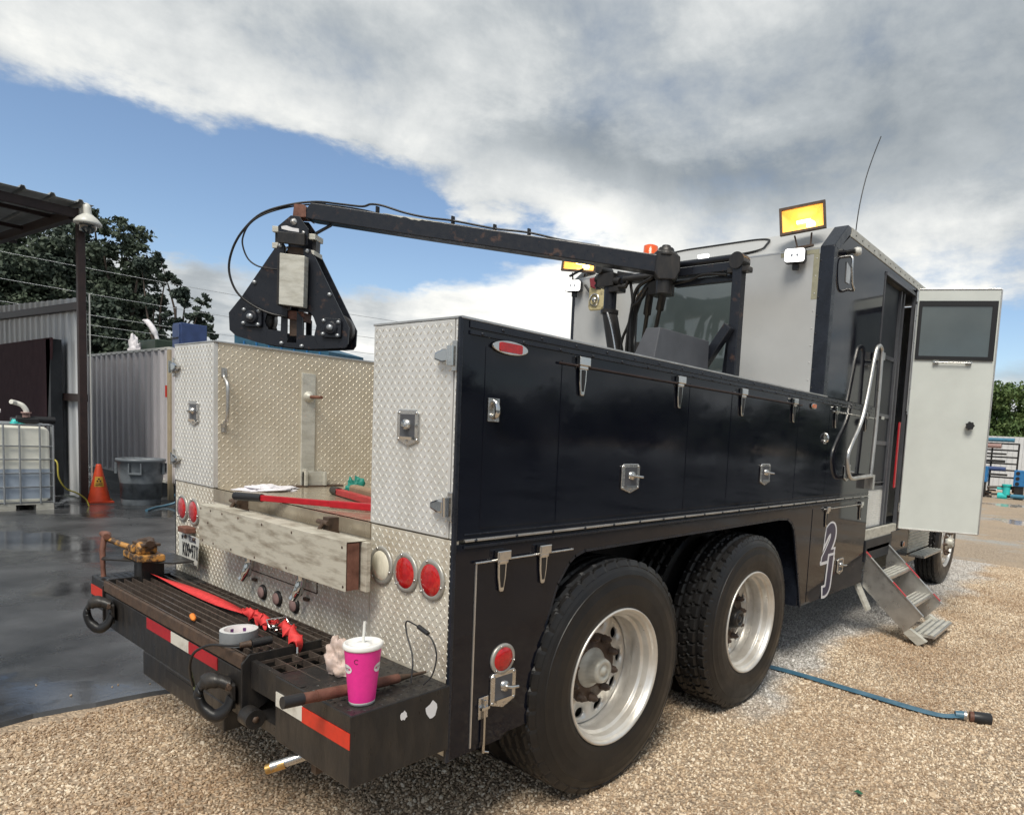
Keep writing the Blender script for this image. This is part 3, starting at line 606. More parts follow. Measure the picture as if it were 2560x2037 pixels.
# recess cut line and drop handles below the board, three round sockets
b = MB(); 
for x0, x1, z0, z1 in ((.897, .902, .842, .97), (1.545, 1.550, .842, .97), (.897, 1.550, .842, .846)): b.box(x0, x1, -.003, 0, z0, z1)
b.build('hatch_outline', rusty, T, kind='stuff')
for x in (.99, 1.475):
    b = MB(); b.tube(catmull([(x, -.035, .97), (x, -.03, .90), (x - .005, -.04, .85), (x - .018, -.058, .810)], 4), [.020] * 6 + [.022] * 4 + [.018] * 3, 10)
    o = b.build('drop_handle', chrome, T); MB().box(x - .022, x + .012, -.014, -.0, .800, .812).build('handle_stop', rusty, o)
for x, z in ((1.062, .760), (1.209, .758), (1.364, .758)):
    o = MB().lathe([(.0, -.012), (.030, -.012), (.036, -.006), (.036, .0)], (x, 0, z), 'y', 24).build('socket_ring', blackst, T)
    MB().lathe([(.0, -.017), (.025, -.017), (.027, -.012)], (x, 0, z), 'y', 24).build('rubber_plug', pinkish, o)
# long flat box (board) hung across the rear
bd = MB().box(.70, 2.00, -.135, -.131, .955, 1.138).box(.70, 2.0, -.131, -.055, 1.134, 1.138).build('rear_board', boardm, T, .0015)
MB().box(.71, 1.998, -.128, -.082, .957, 1.130).build('board_core', rustbr, bd); MB().box(.70, 2.03, -.072, -.055, .950, 1.133).build('board_back', boardm, bd, .001)
b = MB()
for x, z in [(.72, 1.12), (.83, 1.12), (.955, 1.12), (1.12, 1.12), (1.345, 1.12), (1.60, 1.12), (1.975, 1.115), (.74, .972), (.86, .972), (1.05, .972), (1.28, .972), (1.56, .972), (1.985, .972), (.80, 1.06)]: b.lathe([(0, -.1370), (.0055, -.1362), (.0055, -.134)], (x, 0, z), 'y', 7)
b.build('board_rivets', rusty, bd, kind='stuff')
for x in (.96, 1.62): MB().box(x - .02, x + .02, -.055, 0, 1.0, 1.05).build('board_bracket', blackst, T)
for x in (.885, 1.69):
    b = MB().box(x - .022, x + .022, -.045, -.0, 1.12, 1.185).cyl((x - .05, -.05, 1.165), (x + .03, -.05, 1.165), .010, 8).tube([(x, -.05, 1.17), (x - .015, -.06, 1.14), (x - .02, -.07, 1.11)], .009, 6); b.build('clamp_screw', rusty, T, kind='stuff')

# --- rear step and bumper
bx = MB().box(1.97, 2.443, -.361, -.003, .47, .697).build('step_box', blackst, T, .004)
tb = MB(); tread(tb, lambda u, v, h: (u, v, .697 + h), 2.135, 2.44, -.355, -.01, s=.027, h=.002); tb.build('tread_pattern', blackst, bx, kind='stuff')
bl = MB().box(-.06, .44, -.361, -.003, .54, .697).build('step_box', blackst, T, .004)
tb = MB(); tread(tb, lambda u, v, h: (u, v, .697 + h), -.055, .20, -.355, -.01, s=.027, h=.002); tb.build('tread_pattern', blackst, bl, kind='stuff')
# reflective tape
b = MB().box(1.979, 2.157, -.3635, -.3612, .594, .644); b.build('reflective_tape', whitetape, T)
b = MB().box(2.157, 2.442, -.3635, -.3612, .592, .643); b.build('reflective_tape', orangetape, T)
MB().box(-.059, .17, -.3635, -.3612, .60, .652).build('reflective_tape', orangetape, T)
# walkway grating
def grating(x0, x1, y0, y1, nx, ny, z, nm='walkway_grate'):
    b = MB()
    for i in range(ny + 1): y = y0 + (y1 - y0) * i / ny; b.box(x0, x1, y - .002, y + .002, z - .025, z)
    for i in range(nx + 1): x = x0 + (x1 - x0) * i / nx; b.box(x - .002, x + .002, y0, y1, z - .012, z - .0015)
    return b.build(nm, grate_m, T, kind='stuff')
grating(.04, 2.12, -.095, -.008, 24, 3, .698); grating(1.80, 2.12, -.345, -.099, 4, 4, .698)
MB().box(1.78, 2.135, -.358, -.34, .60, .70).build('grate_frame', blackst, T)
MB().box(.04, 1.97, -.34, -.01, .46, .50).build('step_pan', blackst, T)
# raised deck: side plates, long bars, front beam
ZD = .722; YD = -.383
for x in (.215, 1.765):
    o = MB().prism([(YD - .004, .48), (-.10, .645), (-.098, ZD), (YD + .022, ZD), (YD - .004, ZD - .03)], 'x', x, x + .011).build('deck_side_plate', blackst, T, .002)
bar0 = None
for i in range(9):
    y = YD + .020 + i * .033
    if bar0 is None: bar0 = MB().box(.225, 1.765, -.003, .003, -.034, 0).build('deck_bar', grate_m, T); bar0.location = (0, y, ZD - .006)
    else: dup(bar0, (0, y, ZD - .006))
MB().box(.225, 1.765, YD, YD + .012, .668, ZD - .004).build('deck_front_beam', rusty, T, .003)
MB().box(.235, 1.76, YD + .012, -.09, .655, .672).build('deck_pan', blackst, T)
# bumper face and central hitch box
MB().prism([(.235, .66), (1.765, .66), (1.765, .49), (.235, .505)], 'y', YD + .004, YD + .05).build('bumper_face', blackst, T, .003)
hb_ = MB().box(.77, 1.62, YD - .0, -.05, .393, .50).build('hitch_box', blackst, T, .004)
MB().box(1.045, 1.338, YD - .002, YD, .452, .485).build('hitch_slot', gasket, hb_)
for x0, x1, M_ in ((.811, 1.094, redtape), (1.094, 1.280, whitetape), (1.280, 1.551, redtape)): MB().box(x0, x1, YD + .0015, YD + .0038, .610, .658).build('reflective_tape', M_, T)
o = MB().cyl((1.795, -.375, .512), (1.86, -.375, .512), .034, 20).build('deck_pivot', blackst, T); MB().lathe([(0, .074), (.012, .072), (.014, .06), (.022, .058), (.022, .05)], (1.79, -.375, .512), 'x', 6, ).build('pivot_nut', rusty, o)
# pintle hooks
def hook():
    o = MB().box(-.05, .05, -.03, 0, -.055, .055).build('pintle_hook', blackst, T, .006)
    b = MB(); b.tube(catmull([(.03, -.02, -.01), (.03, -.05, -.055), (.01, -.11, -.085), (-.03, -.17, -.06), (-.045, -.195, -.005), (-.03, -.185, .02)], 5), [.028] * 12 + [.032] * 9 + [.026] * 4 + [.018], 10); b.build('hook_jaw', gasket, o)
    b = MB(); b.tube(catmull([(.02, -.03, .045), (.0, -.09, .062), (-.02, -.15, .060), (-.035, -.19, .03)], 5), [.030] * 6 + [.034] * 7 + [.022] * 3, 10); b.build('hook_latch', blackst, o)
    MB().cyl((-.045, -.045, .05), (.06, -.045, .05), .013, 8).box(-.03, .04, -.06, -.02, .03, .055).build('hook_pin', rusty, o); return o
h1 = hook(); h1.scale = (1.1, .50, .84); h1.location = (1.685, YD + .002, .565); h1.rotation_euler = (0, 0, R(-10)); c = dup(h1, (.375, YD + .0, .595), R(-10))
o = MB().cyl((2.09, -.30, .44), (2.03, -.40, .41), .017, 10, steel).cyl((2.055, -.365, .418), (2.02, -.41, .402), .017, 12, brass); o = o.build('brass_coupling', None, T, kind='stuff'); MB().box(2.10, 2.13, -.30, -.27, .38, .48).build('coupling_bracket', rusty, T)
b = MB()
random.seed(3)
for cy, cz, r_ in ((-.181, .644, .016), (-.077, .634, .027)):
    n = 14; b.add([(W + .0045, cy + r_ * (.7 + .5 * random.random()) * math.cos(2 * math.pi * k / n) * .8, cz + r_ * (.7 + .5 * random.random()) * math.sin(2 * math.pi * k / n)) for k in range(n)], [tuple(range(n))])
b.build('sticker_remains', whiteink, T, kind='stuff')

# rusty vise on its small table over the left step
vt = MB().prism([(.02, -.33), (.10, -.36), (.40, -.14), (.40, -.05), (.12, -.05), (.0, -.16)], 'z', .800, .808).build('vise_table', blackst, T, .001)
MB().box(.16, .27, -.24, -.14, .70, .80).build('vise_pedestal', blackst, T, .003)
V = empty('bench_vise', (.20, -.22, .81), 'worn yellow pipe vise on the small table over left step', 'vise')
b = MB().prism([(-.10, -.05), (.13, -.05), (.15, .06), (-.06, .07)], 'z', 0, .035); b.build('vise_base', viseY, V, .006, at=(.20, -.22, .81))
b = MB().box(-.03, .045, -.05, .03, .035, .075).prism([(.02, .035), (.10, .035), (.11, .07), (.07, .10), (.04, .07)], 'y', -.04, .04); b.build('vise_body', viseY, V, .008, at=(.20, -.22, .81), kind='stuff')
b = MB().box(-.03, .12, -.03, .05, .075, .09).tube([(-.03, .0, .085), (.02, .03, .095), (.08, .02, .105), (.13, .0, .09)], [.012, .018, .014, .02], 8); b.build('vise_jaw', rusty, V, .004, at=(.20, -.22, .81), kind='stuff')
MB().tube([(-.06, -.02, .045), (-.13, -.06, .065), (-.20, -.10, .09)], [.017, .014, .016], 8).build('vise_screw', viseY, V, at=(.20, -.22, .81))
b = MB().tube([(-.24, -.10, .105), (-.20, -.09, .10), (-.16, -.10, .098)], [.014, .022, .016], 8).tube([(-.195, -.10, .10), (-.175, -.115, .03), (-.150, -.12, -.06), (-.14, -.12, -.105)], [.013, .014, .011, .012], 8); b.build('vise_handle', rustbr, V, at=(.20, -.22, .81), kind='stuff')

# --- wheels
def tyre_mesh(Ro=.519, Ri=.298, w=.275, lug=False):
    # profile from outer bead over the tread to the inner bead (x = 0 outer face, negative inwards)
    prof = []
    prof += [(Ri, -.012), (Ri + .012, -.004), (Ri + .03, .0), (Ri + .07, .004), (Ri + .11, .003), (Ri + .14, -.002), (Ri + .155, -.003), (Ri + .157, -.006), (Ri + .175, -.012), (Ro - .030, -.020), (Ro - .027, -.018), (Ro - .012, -.026)]
    xs = np.linspace(-.030, -(w - .030), 22)
    prof += [(Ro - .0045 * ((x + w / 2) / (w / 2)) ** 2, x) for x in xs]
    prof += [(Ro - .012, -(w - .026)), (Ro - .035, -(w - .015)), (Ri + .07, -w - .004), (Ri, -(w - .012))]
    nseg = 322 if lug else 240; v = []; n0 = 12
    for i, (r, x) in enumerate(prof):
        for k in range(nseg):
            rr_ = r; ph = k
            if 12 <= i < 34:
                j = i - 12
                if lug:
                    g1 = j in (4, 5, 10, 11, 16, 17); sh = (k + (3 if (j < 5 or 11 < j < 17) else 0) + j // 3) % 7
                    if g1: rr_ = r - .013
                    elif sh in (0,): rr_ = r - .013
                    if j in (10, 11) and (k % 7) in (3, 4): rr_ = r
                else:
                    if j in (3, 8, 13, 18): rr_ = r - .012
                    elif (k + j) % 6 == 0 and j in (0, 1, 2, 19, 20, 21, 4, 7, 9, 12, 14, 17): rr_ = r - .009
            elif 10 <= i < 12 and (k % (7 if lug else 6)) in ((0,) if lug else (0,)): rr_ = r - .006
            a = 2 * math.pi * k / nseg; v.append((x, rr_ * math.cos(a), rr_ * math.sin(a)))
    f = [(i * nseg + k, i * nseg + (k + 1) % nseg, (i + 1) * nseg + (k + 1) % nseg, (i + 1) * nseg + k) for i in range(len(prof) - 1) for k in range(nseg)]
    return MB().add(v, f, None, False)
def rim_meshes(deep=True):
    s = 1
    barrel = MB().lathe([(.298, -.018), (.304, -.008), (.302, .0), (.296, .001), (.288, -.008), (.284, -.022), (.2835, -.024), (.272, -.030), (.2715, -.032), (.270, -.062), (.2695, -.064), (.257, -.070), (.2565, -.072), (.254, -.118), (.2545, -.120), (.262, -.126), (.2625, -.128), (.262, -.168), (.250, -.178), (.262, -.20), (.29, -.27)], (0, 0, 0), 'x', 72)
    # dished disc with ten hand holes
    d = MB(); NH = 10; K = 24
    def ring(rad): return -.178 + .022 * (1 - ((rad - .20) / .05) ** 2) * .5 if rad > .15 else -.165
    for h in range(NH):
        a0 = 2 * math.pi * (h + .5) / NH; hw = math.pi / NH
        outer = []
        for k in range(K):
            t = 2 * math.pi * k / K; cx, cy = math.cos(t), math.sin(t); mxx = max(abs(cx), abs(cy)); outer.append((a0 + hw * cx / mxx, .207 + .047 * cy / mxx))
        inner = [(a0 + math.cos(2 * math.pi * k / K) * .033 / .207, .207 + math.sin(2 * math.pi * k / K) * .025) for k in range(K)]
        v = [(-.166 - .10 * max(0, rr_ - .225), rr_ * math.cos(a), rr_ * math.sin(a)) for a, rr_ in outer] + [(-.166, rr_ * math.cos(a), rr_ * math.sin(a)) for a, rr_ in inner] + [(-.185, rr_ * math.cos(a), rr_ * math.sin(a)) for a, rr_ in inner]
        d.add(v, [(k, (k + 1) % K, K + (k + 1) % K, K + k) for k in range(K)] + [(K + k, K + (k + 1) % K, 2 * K + (k + 1) % K, 2 * K + k) for k in range(K)], None, True)
    d.lathe([(.160, -.166), (.155, -.160), (.145, -.160), (.0, -.160)], (0, 0, 0), 'x', 48)
    return barrel, d
def wheel(name, loc, lug, face=1, hubM=blackst):
    o = empty(name, (0, 0, 0), parent=T)
    tyre_mesh(lug=lug).build('tyre', rubber, o)
    ba, di = rim_meshes(); ba.build('rim', rimalu, o); di.build('rim_disc', rimalu, o)
    MB().lathe([(.0, -.235), (.24, -.235), (.24, -.20)], (0, 0, 0), 'x', 24).build('brake_drum', gasket, o)
    MB().lathe([(.092, -.1585), (.088, -.152), (.076, -.148), (.064, -.13), (.056, -.10), (.052, -.083), (.036, -.081), (.033, -.088), (.018, -.088), (.016, -.078), (.0, -.078)], (0, 0, 0), 'x', 28).build('hub', rimalu if hubM is None else hubM, o)
    MB().lathe([(.158, -.1655), (.157, -.1585), (.07, -.1585)], (0, 0, 0), 'x', 40).build('hub_flange', rusty, o)
    b = MB()
    for k in range(10):
        a = 2 * math.pi * k / 10; y, z = .142 * math.cos(a), .142 * math.sin(a)
        b.lathe([(.020, -.162), (.020, -.152), (.017, -.150), (.017, -.130), (.010, -.128), (.009, -.117), (.0, -.117)], (0, y, z), 'x', 8)
    b.build('wheel_nuts', rusty, o, kind='stuff'); o.location = loc; return o
ZW = .510; XW = 2.485
w1 = wheel('rear_wheel', (XW, .876, ZW), False, hubM=alu_old); w1.rotation_euler = (R(20), 0, 0)
w2 = wheel('rear_wheel', (XW, 2.154, ZW), True, hubM=blackst); w2.rotation_euler = (R(7), 0, 0)
for src, y in ((w1, .876), (w2, 2.154)):
    dup(src, (XW - .61, y, ZW), (R(31), 0, 0)).scale = (-1, 1, 1)
    dup(src, (W - XW, y, ZW), (R(11), R(0), R(180))); 
w3 = dup(w1, (XW - .02, 7.30, ZW), (R(5), 0, 0)); w3.name = 'front_wheel'
# the front disc bulges outward
for ch in list(w3.children):
    if ch.name.startswith(('rim_disc', 'hub', 'wheel_nuts')): ch.location = (.150, 0, 0)
w4 = dup(w3, (W - XW + .02, 7.30, ZW), (0, 0, R(180)))
MB().cyl((.3, .876, ZW), (2.15, .876, ZW), .09, 12).build('axle', blackst, T); MB().cyl((.3, 2.154, ZW), (2.15, 2.154, ZW), .09, 12).build('axle', blackst, T)

# --- equipment cabin
YB, YC, ZC, ZR = 3.119, 3.341, 2.956, 3.147
XB = 2.425
MB().box(0.02, 2.34, YB, YB + .02, 1.14, ZC).build('cabin_rear_wall', boxpaint, T)
MB().add([(.02, YB, ZC), (2.34, YB, ZC), (2.34, YC, ZR), (.02, YC, ZR)], [(0, 1, 2, 3)]).build('cabin_chamfer', boxpaint, T)
MB().box(0, XB, YC, 6.0, ZR - .05, ZR).build('cabin_roof', boxpaint, T)
MB().box(0.0, .02, YB + .03, 6.0, 1.0, ZC).build('cabin_left_wall', navy, T)
MB().prism([(YB + .06, 1.93), (4.24, 1.93), (4.24, ZR - .06), (YC + .06, ZR - .06), (YB + .06, ZC - .02)], 'x', XB - .03, XB).build('cabin_side_wall', navy, T)
MB().box(XB - .03, XB, 4.24, 5.2, 3.035, ZR - .06).build('cabin_side_wall', navy, T)
MB().box(XB - .03, XB, 5.17, 6.0, .44, ZR - .06).build('cabin_side_wall', navy, T)
MB().box(.02, XB - .04, 5.98, 6.0, .9, ZR - .06).build('cabin_front_wall', boxpaint, T)
# navy corner trims
def trim_strip(pts, wd_rear, wd_side, nm='cabin_corner_trim'): pass
MB().box(2.325, XB + .003, YB - .004, YB + .07, 1.93, ZC).build('cabin_corner_trim', navy_dirty, T, .006)
MB().prism([(YB - .004, ZC), (YC, ZR + .004), (YC + .07, ZR + .004), (YC + .075, ZR - .03), (YB + .07, ZC - .02)], 'x', 2.325, XB + .003).build('cabin_corner_trim', navy_dirty, T, .004)
MB().box(-.003, .03, YB - .004, YB + .07, 1.93, ZC).build('cabin_corner_trim', navy_dirty, T, .004)
MB().box(XB - .02, XB + .006, YC + .07, 6.0, ZR - .06, ZR + .006).build('cabin_roof_trim', alu_old, T, .003)
rv = MB().lathe([(.0, .004), (.004, .004), (.006, .001), (.006, 0)], (0, 0, 0), 'x', 8).build('rivet', ink, T); rv.location = (XB + .006, 3.5, ZR - .03)
for i in range(1, 17): dup(rv, (XB + .006, 3.5 + i * .14, ZR - .03))
rv2 = MB().lathe([(.0, -.004), (.005, -.004), (.007, -.001), (.007, 0)], (0, 0, 0), 'y', 8).build('rivet', ink, T); rv2.location = (2.337, YB - .004, 2.86)
for i in range(1, 8): dup(rv2, (2.337, YB - .004, 2.86 - i * .125))
# tape residue round the work light
MB().box(2.03, 2.32, YB - .0015, YB - .0005, 2.913, 2.955).build('tape_residue', taperes, T); MB().box(2.282, 2.3245, YB - .0015, YB - .0005, 2.60, 2.912).build('tape_residue', taperes, T)

for x_ in (.03, 2.318): pass
for i in range(8):
    if i == 0: rw_ = MB().lathe([(.0, -.003), (.004, -.003), (.006, -.001), (.006, 0)], (0, 0, 0), 'y', 8).build('rivet', boxpaint, T); rw_.location = (2.305, YB, 2.04)
    else: dup(rw_, (2.305, YB, 2.04 + i * .12))
MB().box(.03, 2.32, YB - .002, YB, ZC - .012, ZC - .004).build('wall_seam', alu, T)
# rear window and hatch frame
wn_ = MB().rrect(.74, 1.70, 2.02, 2.86, .07, YB - .012, YB - .001).build('rear_window', gasket, T, .003)
MB().rrect(.765, 1.675, 2.045, 2.835, .055, YB - .014, YB - .0125).build('window_pane', doorglass, wn_)
def on_chamfer(x, t, h=.0): # t: 0 bottom .. 1 top
    nrm = Vector((0, -(ZR - ZC), (YC - YB))).normalized(); p = Vector((x, YB + (YC - YB) * t, ZC + (ZR - ZC) * t)) + nrm * h; return p
o = []
for p in rr(.93, 1.86, .10, .86, .20, 6): o.append(on_chamfer(p[0], p[1], .012))
o_hc = MB().add([tuple(on_chamfer(p[0], p[1], .006)) for p in rr(.95, 1.84, .12, .84, .18, 6)], [tuple(range(28))]).build('hatch_cover', boxpaint, T); b = MB().tube(o + [o[0]], .007, 8, caps=False); hf = b.build('roof_hatch_frame', gasket, T)
MB().box(1.33, 1.42, YB - .02, YB + .0, 2.985, 3.01).build('clearance_lamp', led_glow, T)
for x in (.22,):
    MB().lathe([(.0, .085), (.04, .085), (.062, .075), (.065, .01), (.07, 0)], (.672, YC + .02, ZR), 'z', 20).build('beacon', beaconm, T)
# floodlights (lit) and LED work lights (lit)
def flood(at, rotz, tilt):
    F = empty('floodlight', (0, 0, 0), parent=T)
    w, h = .148, .090
    b = MB(); 
    for x0, x1, z0, z1 in ((-w, -w + .016, -h, h), (w - .016, w, -h, h), (-w + .016, w - .016, h - .016, h), (-w + .016, w - .016, -h, -h + .016)): b.box(x0, x1, -.016, .006, z0, z1)
    b.build('bezel', rusty, F, kind='stuff')
    b = MB(); q = [(-w + .016, -h + .016), (w - .016, -h + .016), (w - .016, h - .016), (-w + .016, h - .016)]; qi = [(-.06, -.02), (.06, -.02), (.06, .03), (-.06, .03)]
    b.add([(x, 0, z) for x, z in q] + [(x, .07, z) for x, z in qi], [(0, 1, 5, 4), (1, 2, 6, 5), (2, 3, 7, 6), (3, 0, 4, 7), (4, 5, 6, 7)]); b.build('reflector', flood_glow, F)
    b = MB(); b.add([(x * 1.02, .004, z * 1.02) for x, z in q] + [(x * 1.3, .10, z * 1.4 - .005) for x, z in qi], [(0, 4, 5, 1), (1, 5, 6, 2), (2, 6, 7, 3), (3, 7, 4, 0), (4, 7, 6, 5)]); b.build('housing', rusty, F)
    MB().cyl((-.045, .045, .0), (.045, .045, .0), .012, 8).lathe([(0, .03), (.03, .045), (.0, .06)], (.045, 0, -.03), 'y', 12).build('halogen_tube', flood_hot, F, kind='stuff')
    b = MB().bar((-.06, .03, -.09), (-.045, .03, -.17), .010, .010).bar((.05, .03, -.09), (.04, .03, -.17), .010, .010).box(-.06, .06, .02, .05, -.18, -.168); b.build('yoke', rusty, F, kind='stuff')
    F.location = at; F.rotation_euler = (0, 0, rotz); F.rotation_euler = (R(tilt), R(-7), rotz)
    return F
f1 = flood((2.185, YB - .02, 3.16), R(14), -4); f1.scale = (1.08, 1.08, 1.08)
f2 = dup(f1, (.085, YB - .02, 3.10), (R(-4), R(4), R(24)))
def led(at, rotz, cast=.0):
    o = MB().rrect(-.075, .075, -.05, .05, .02, 0, .05).build('led_work_light', blackpl, T, .004)
    MB().rrect(-.070, .070, -.045, .045, .018, -.004, -.0005).build('led_face', led_glow, o)
    MB().box(-.02, .02, .03, .06, -.09, -.045).build('led_mount', blackpl, o); q_ = MB()
    for x_ in (-.02, .02): q_.disc((x_, -.0045, 0), .011, 'y', 10)
    q_.build('led_module', galv, o, kind='stuff')
    o.location = at; o.rotation_euler = (0, 0, rotz); return o
led((2.175, YB - .085, 2.895), R(10)); led((.075, YB - .085, 2.875), R(20))
MB().tube([(.18, YB - .04, 2.88), (.24, YB - .02, 2.80)], .012, 6).bar((-.0, YB - .05, 2.97), (.16, YB - .05, 3.02), .02, .012).build('light_bracket', blackpl, T, kind='stuff')
# side camera light, grab handle, antenna
b = MB().cyl((XB, 3.36, 2.965), (XB + .06, 3.36, 2.97), .016, 10, blackpl).lathe([(0, .10), (.025, .095), (.032, .07), (.026, .05)], (XB - .01, 3.40, 2.975), 'x', 14, ivory); b.build('side_scene_lamp', None, T, kind='stuff')
MB().tube(catmull([(XB, 3.335, 2.93), (XB + .05, 3.335, 2.92), (XB + .055, 3.335, 2.84), (XB + .055, 3.37, 2.74), (XB + .05, 3.42, 2.71), (XB, 3.43, 2.72)], 4), .010, 8).build('cabin_grab_handle', steel, T)
MB().prism([(3.36, 2.90), (3.45, 2.87), (3.44, 2.76), (3.37, 2.76)], 'x', XB, XB + .006).build('handle_plate', alu, T)
MB().tube(catmull([(2.2, 4.09, 3.15), (2.2, 4.13, 3.5), (2.2, 4.231, 3.79), (2.2, 4.37, 4.03), (2.2, 4.522, 4.25)], 4), .0048, 6, blackpl).build('whip_antenna', None, T)

# doorway
DZ0, DZ1 = .885, 3.03
b = MB().box(XB - .02, XB + .006, 4.252, 4.262, DZ0, DZ1).box(XB - .02, XB + .012, 5.14, 5.17, DZ0, DZ1).box(XB - .02, XB + .012, 4.262, 5.14, DZ1 - .02, DZ1 + .006); b.build('door_frame', cabgrey, T, kind='stuff')
MB().box(XB - .10, XB + .012, 4.25, 5.16, .80, .888).build('door_sill', alu_old, T, .003)
MB().box(.03, XB - .02, 3.2, 5.9, .84, .89).build('cabin_floor', dark_int, T)
MB().box(XB - .46, XB - .44, 4.0, 5.6, .9, 3.0).build('inner_cabinet', dark_int, T)
for i, z in enumerate((1.22, 1.28, 1.62, 1.86, 2.37)): MB().box(XB - .06, XB - .045, 4.262, 4.86, z, z + (.035 if i != 1 else .012)).build('inner_shelf_rail', cabgrey, T)
for y in (4.84, 4.93): MB().box(XB - .07, XB - .03, y, y + .028, .89, 3.0).build('inner_door_jamb', cabgrey, T)
k = MB().box(XB - .055, XB - .05, 4.262, 4.84, .89, 1.22).build('kick_plate', dplate_w, T); tb = MB(); tread(tb, lambda u, v, h: (XB - .05 + h, u, v), 4.27, 4.83, .90, 1.21); tb.build('tread_pattern', lozenge, k, kind='stuff')
MB().box(XB - .058, XB - .052, 4.262, 4.84, 1.30, 2.37).build('inner_dark_panel', dark_int, T); MB().box(XB - .058, XB - .052, 4.262, 4.84, 2.41, 3.0).build('inner_dark_panel', dark_int, T)  # matte dark panels, the doorway's darkness put into their colour
MB().box(XB + .004, XB + .016, 4.965, 5.0, 1.235, 1.84).build('reflective_tape', redtape, T)
MB().box(XB + .0, XB + .03, 4.37, 4.45, 1.835, 1.86).build('door_catch', steel, T)
# open entry door
D0 = Vector((2.44, 5.173, 0)); D1 = Vector((3.097, 5.434, 0)); ang = math.atan2(D1.y - D0.y, D1.x - D0.x); LD = .707
def dbox(x0, x1, y0, y1, z0, z1, nm, M, parent, bev=0.): return MB().box(x0, x1, y0, y1, z0, z1).build(nm, M, parent, bev, at=(D0.x, D0.y, 0), rot=ang)
door = dbox(.012, LD, 0, .045, .845, 3.076, 'entry_door', doorwhite, T, .003)
for a_ in ((.004, .014, .843, 3.078), (LD - .002, LD + .010, .843, 3.078)): dbox(a_[0], a_[1], -.006, .05, a_[2], a_[3], 'door_edge', alu, door, .002)
dbox(.014, LD, -.006, .05, 3.074, 3.084, 'door_edge', alu, door, .002); dbox(.014, LD, -.006, .05, .836, .848, 'door_edge', alu, door, .002)
b = MB()
for x0, x1, z0, z1 in ((.022, .690, 2.925, 2.972), (.022, .690, 2.436, 2.470), (.022, .052, 2.470, 2.925), (.645, .690, 2.470, 2.925)): b.box(x0, x1, -.014, 0, z0, z1)
b.build('window_frame', gasket, door, at=(D0.x, D0.y, 0), rot=ang, kind='stuff'); 
dbox(.052, .645, -.006, -.001, 2.470, 2.925, 'window_pane', doorglass, door)
b = MB().cyl((.20, -.025, 2.412), (.50, -.025, 2.412), .006, 8).box(.185, .235, -.03, 0, 2.405, 2.422).box(.465, .515, -.03, 0, 2.405, 2.422); b.build('pull_bar', steel, door, at=(D0.x, D0.y, 0), rot=ang, kind='stuff')
b = MB()
kn = [(.036 * (1 + .10 * math.cos(7 * a)) * math.cos(a), .036 * (1 + .10 * math.cos(7 * a)) * math.sin(a)) for a in [2 * math.pi * k / 56 for k in range(56)]]
b.prism([(.545 + x, 1.842 + z) for x, z in kn], 'y', -.05, -.025).cyl((.545, -.03, 1.842), (.545, 0, 1.842), .016, 12); b.build('knob', blackpl, door, .003, at=(D0.x, D0.y, 0), rot=ang, kind='stuff')
for z in (2.96, 1.92, 1.0): MB().cyl((2.446, 5.15, z), (2.446, 5.15, z + .09), .012, 10).build('door_hinge', steel, T)
MB().cyl((2.45, 5.12, 1.95), (2.45, 5.12, 2.93), .007, 8).build('gas_strut', alu, T)
# tubular handrail
XH = 2.50
pts = catmull([(XH, 4.07, 1.36), (XH, 4.10, 1.8), (XH, 4.095, 2.30), (XH, 4.07, 2.385), (XH, 4.00, 2.39), (XH, 3.93, 2.31), (XH, 3.77, 1.84), (XH, 3.57, 1.615), (XH, 3.505, 1.53), (XH, 3.515, 1.44), (XH, 3.60, 1.352), (XH, 3.80, 1.352), (XH, 4.10, 1.362)], 6)
hr = MB().tube(pts, .0165, 12).build('handrail', alu, T)
MB().box(W, XH + .008, 4.09, 4.165, 2.30, 2.36).build('handrail_bracket', alu, hr); MB().box(W, XH + .01, 4.11, 4.16, 1.25, 1.37).build('handrail_bracket', alu, hr)
# folding entry steps
SY0, SY1 = 4.29, 4.93
S_ = empty('folding_steps', (2.45, 4.6, .7), parent=T)
for y in (SY0, SY1): 
    MB().prism([(2.43, .715), (2.442, .405), (2.815, .085), (2.945, .243)], 'y', y, y + .006).build('stringer', alu, S_)
    MB().bar((2.432, y + .003, .716), (2.95, y + .003, .245), .026, .008).build('stringer_edge', alu, S_)
    for t0, t1 in ((0, .12), (.5, .72)) if y == SY0 else ((.35, .6), (.85, .97)):
        p0 = Vector((2.432, y + .003, .722)).lerp(Vector((2.95, y + .003, .251)), t0); p1 = Vector((2.432, y + .003, .722)).lerp(Vector((2.95, y + .003, .251)), t1); MB().bar(p0, p1, .027, .004).build('reflective_tape', redtape, S_)
for x, z in ((2.575, .525), (2.775, .315)):
    tr = MB().box(x - .06, x + .085, SY0 + .008, SY1, z - .03, z - .008).build('step_tread', alu, S_)
    for k in range(4): MB().box(x - .058 + k * .037, x - .038 + k * .037, SY0 + .012, SY1 - .004, z - .008, z).build('tread_rib', alu_old, tr, .002)
tr = MB().box(2.86, 3.05, SY0 + .02, SY1 + .01, .075, .095).build('step_tread', alu, S_)
for k in range(4): MB().box(2.865 + k * .047, 2.893 + k * .047, SY0 + .024, SY1 + .006, .095, .104).build('tread_rib', alu_old, tr, .002)
MB().prism([(2.815, .085), (2.86, .13), (3.00, .05), (2.935, .003)], 'y', SY0 - .03, SY0 + .02).build('step_foot', alu_old, S_); MB().prism([(2.815, .085), (2.86, .13), (3.00, .05), (2.935, .003)], 'y', SY1 - .02, SY1 + .03).build('step_foot', alu_old, S_)
MB().bar((2.40, 4.25, .44), (2.52, 4.25, .22), .10, .02).build('step_gusset', alu_old, S_)
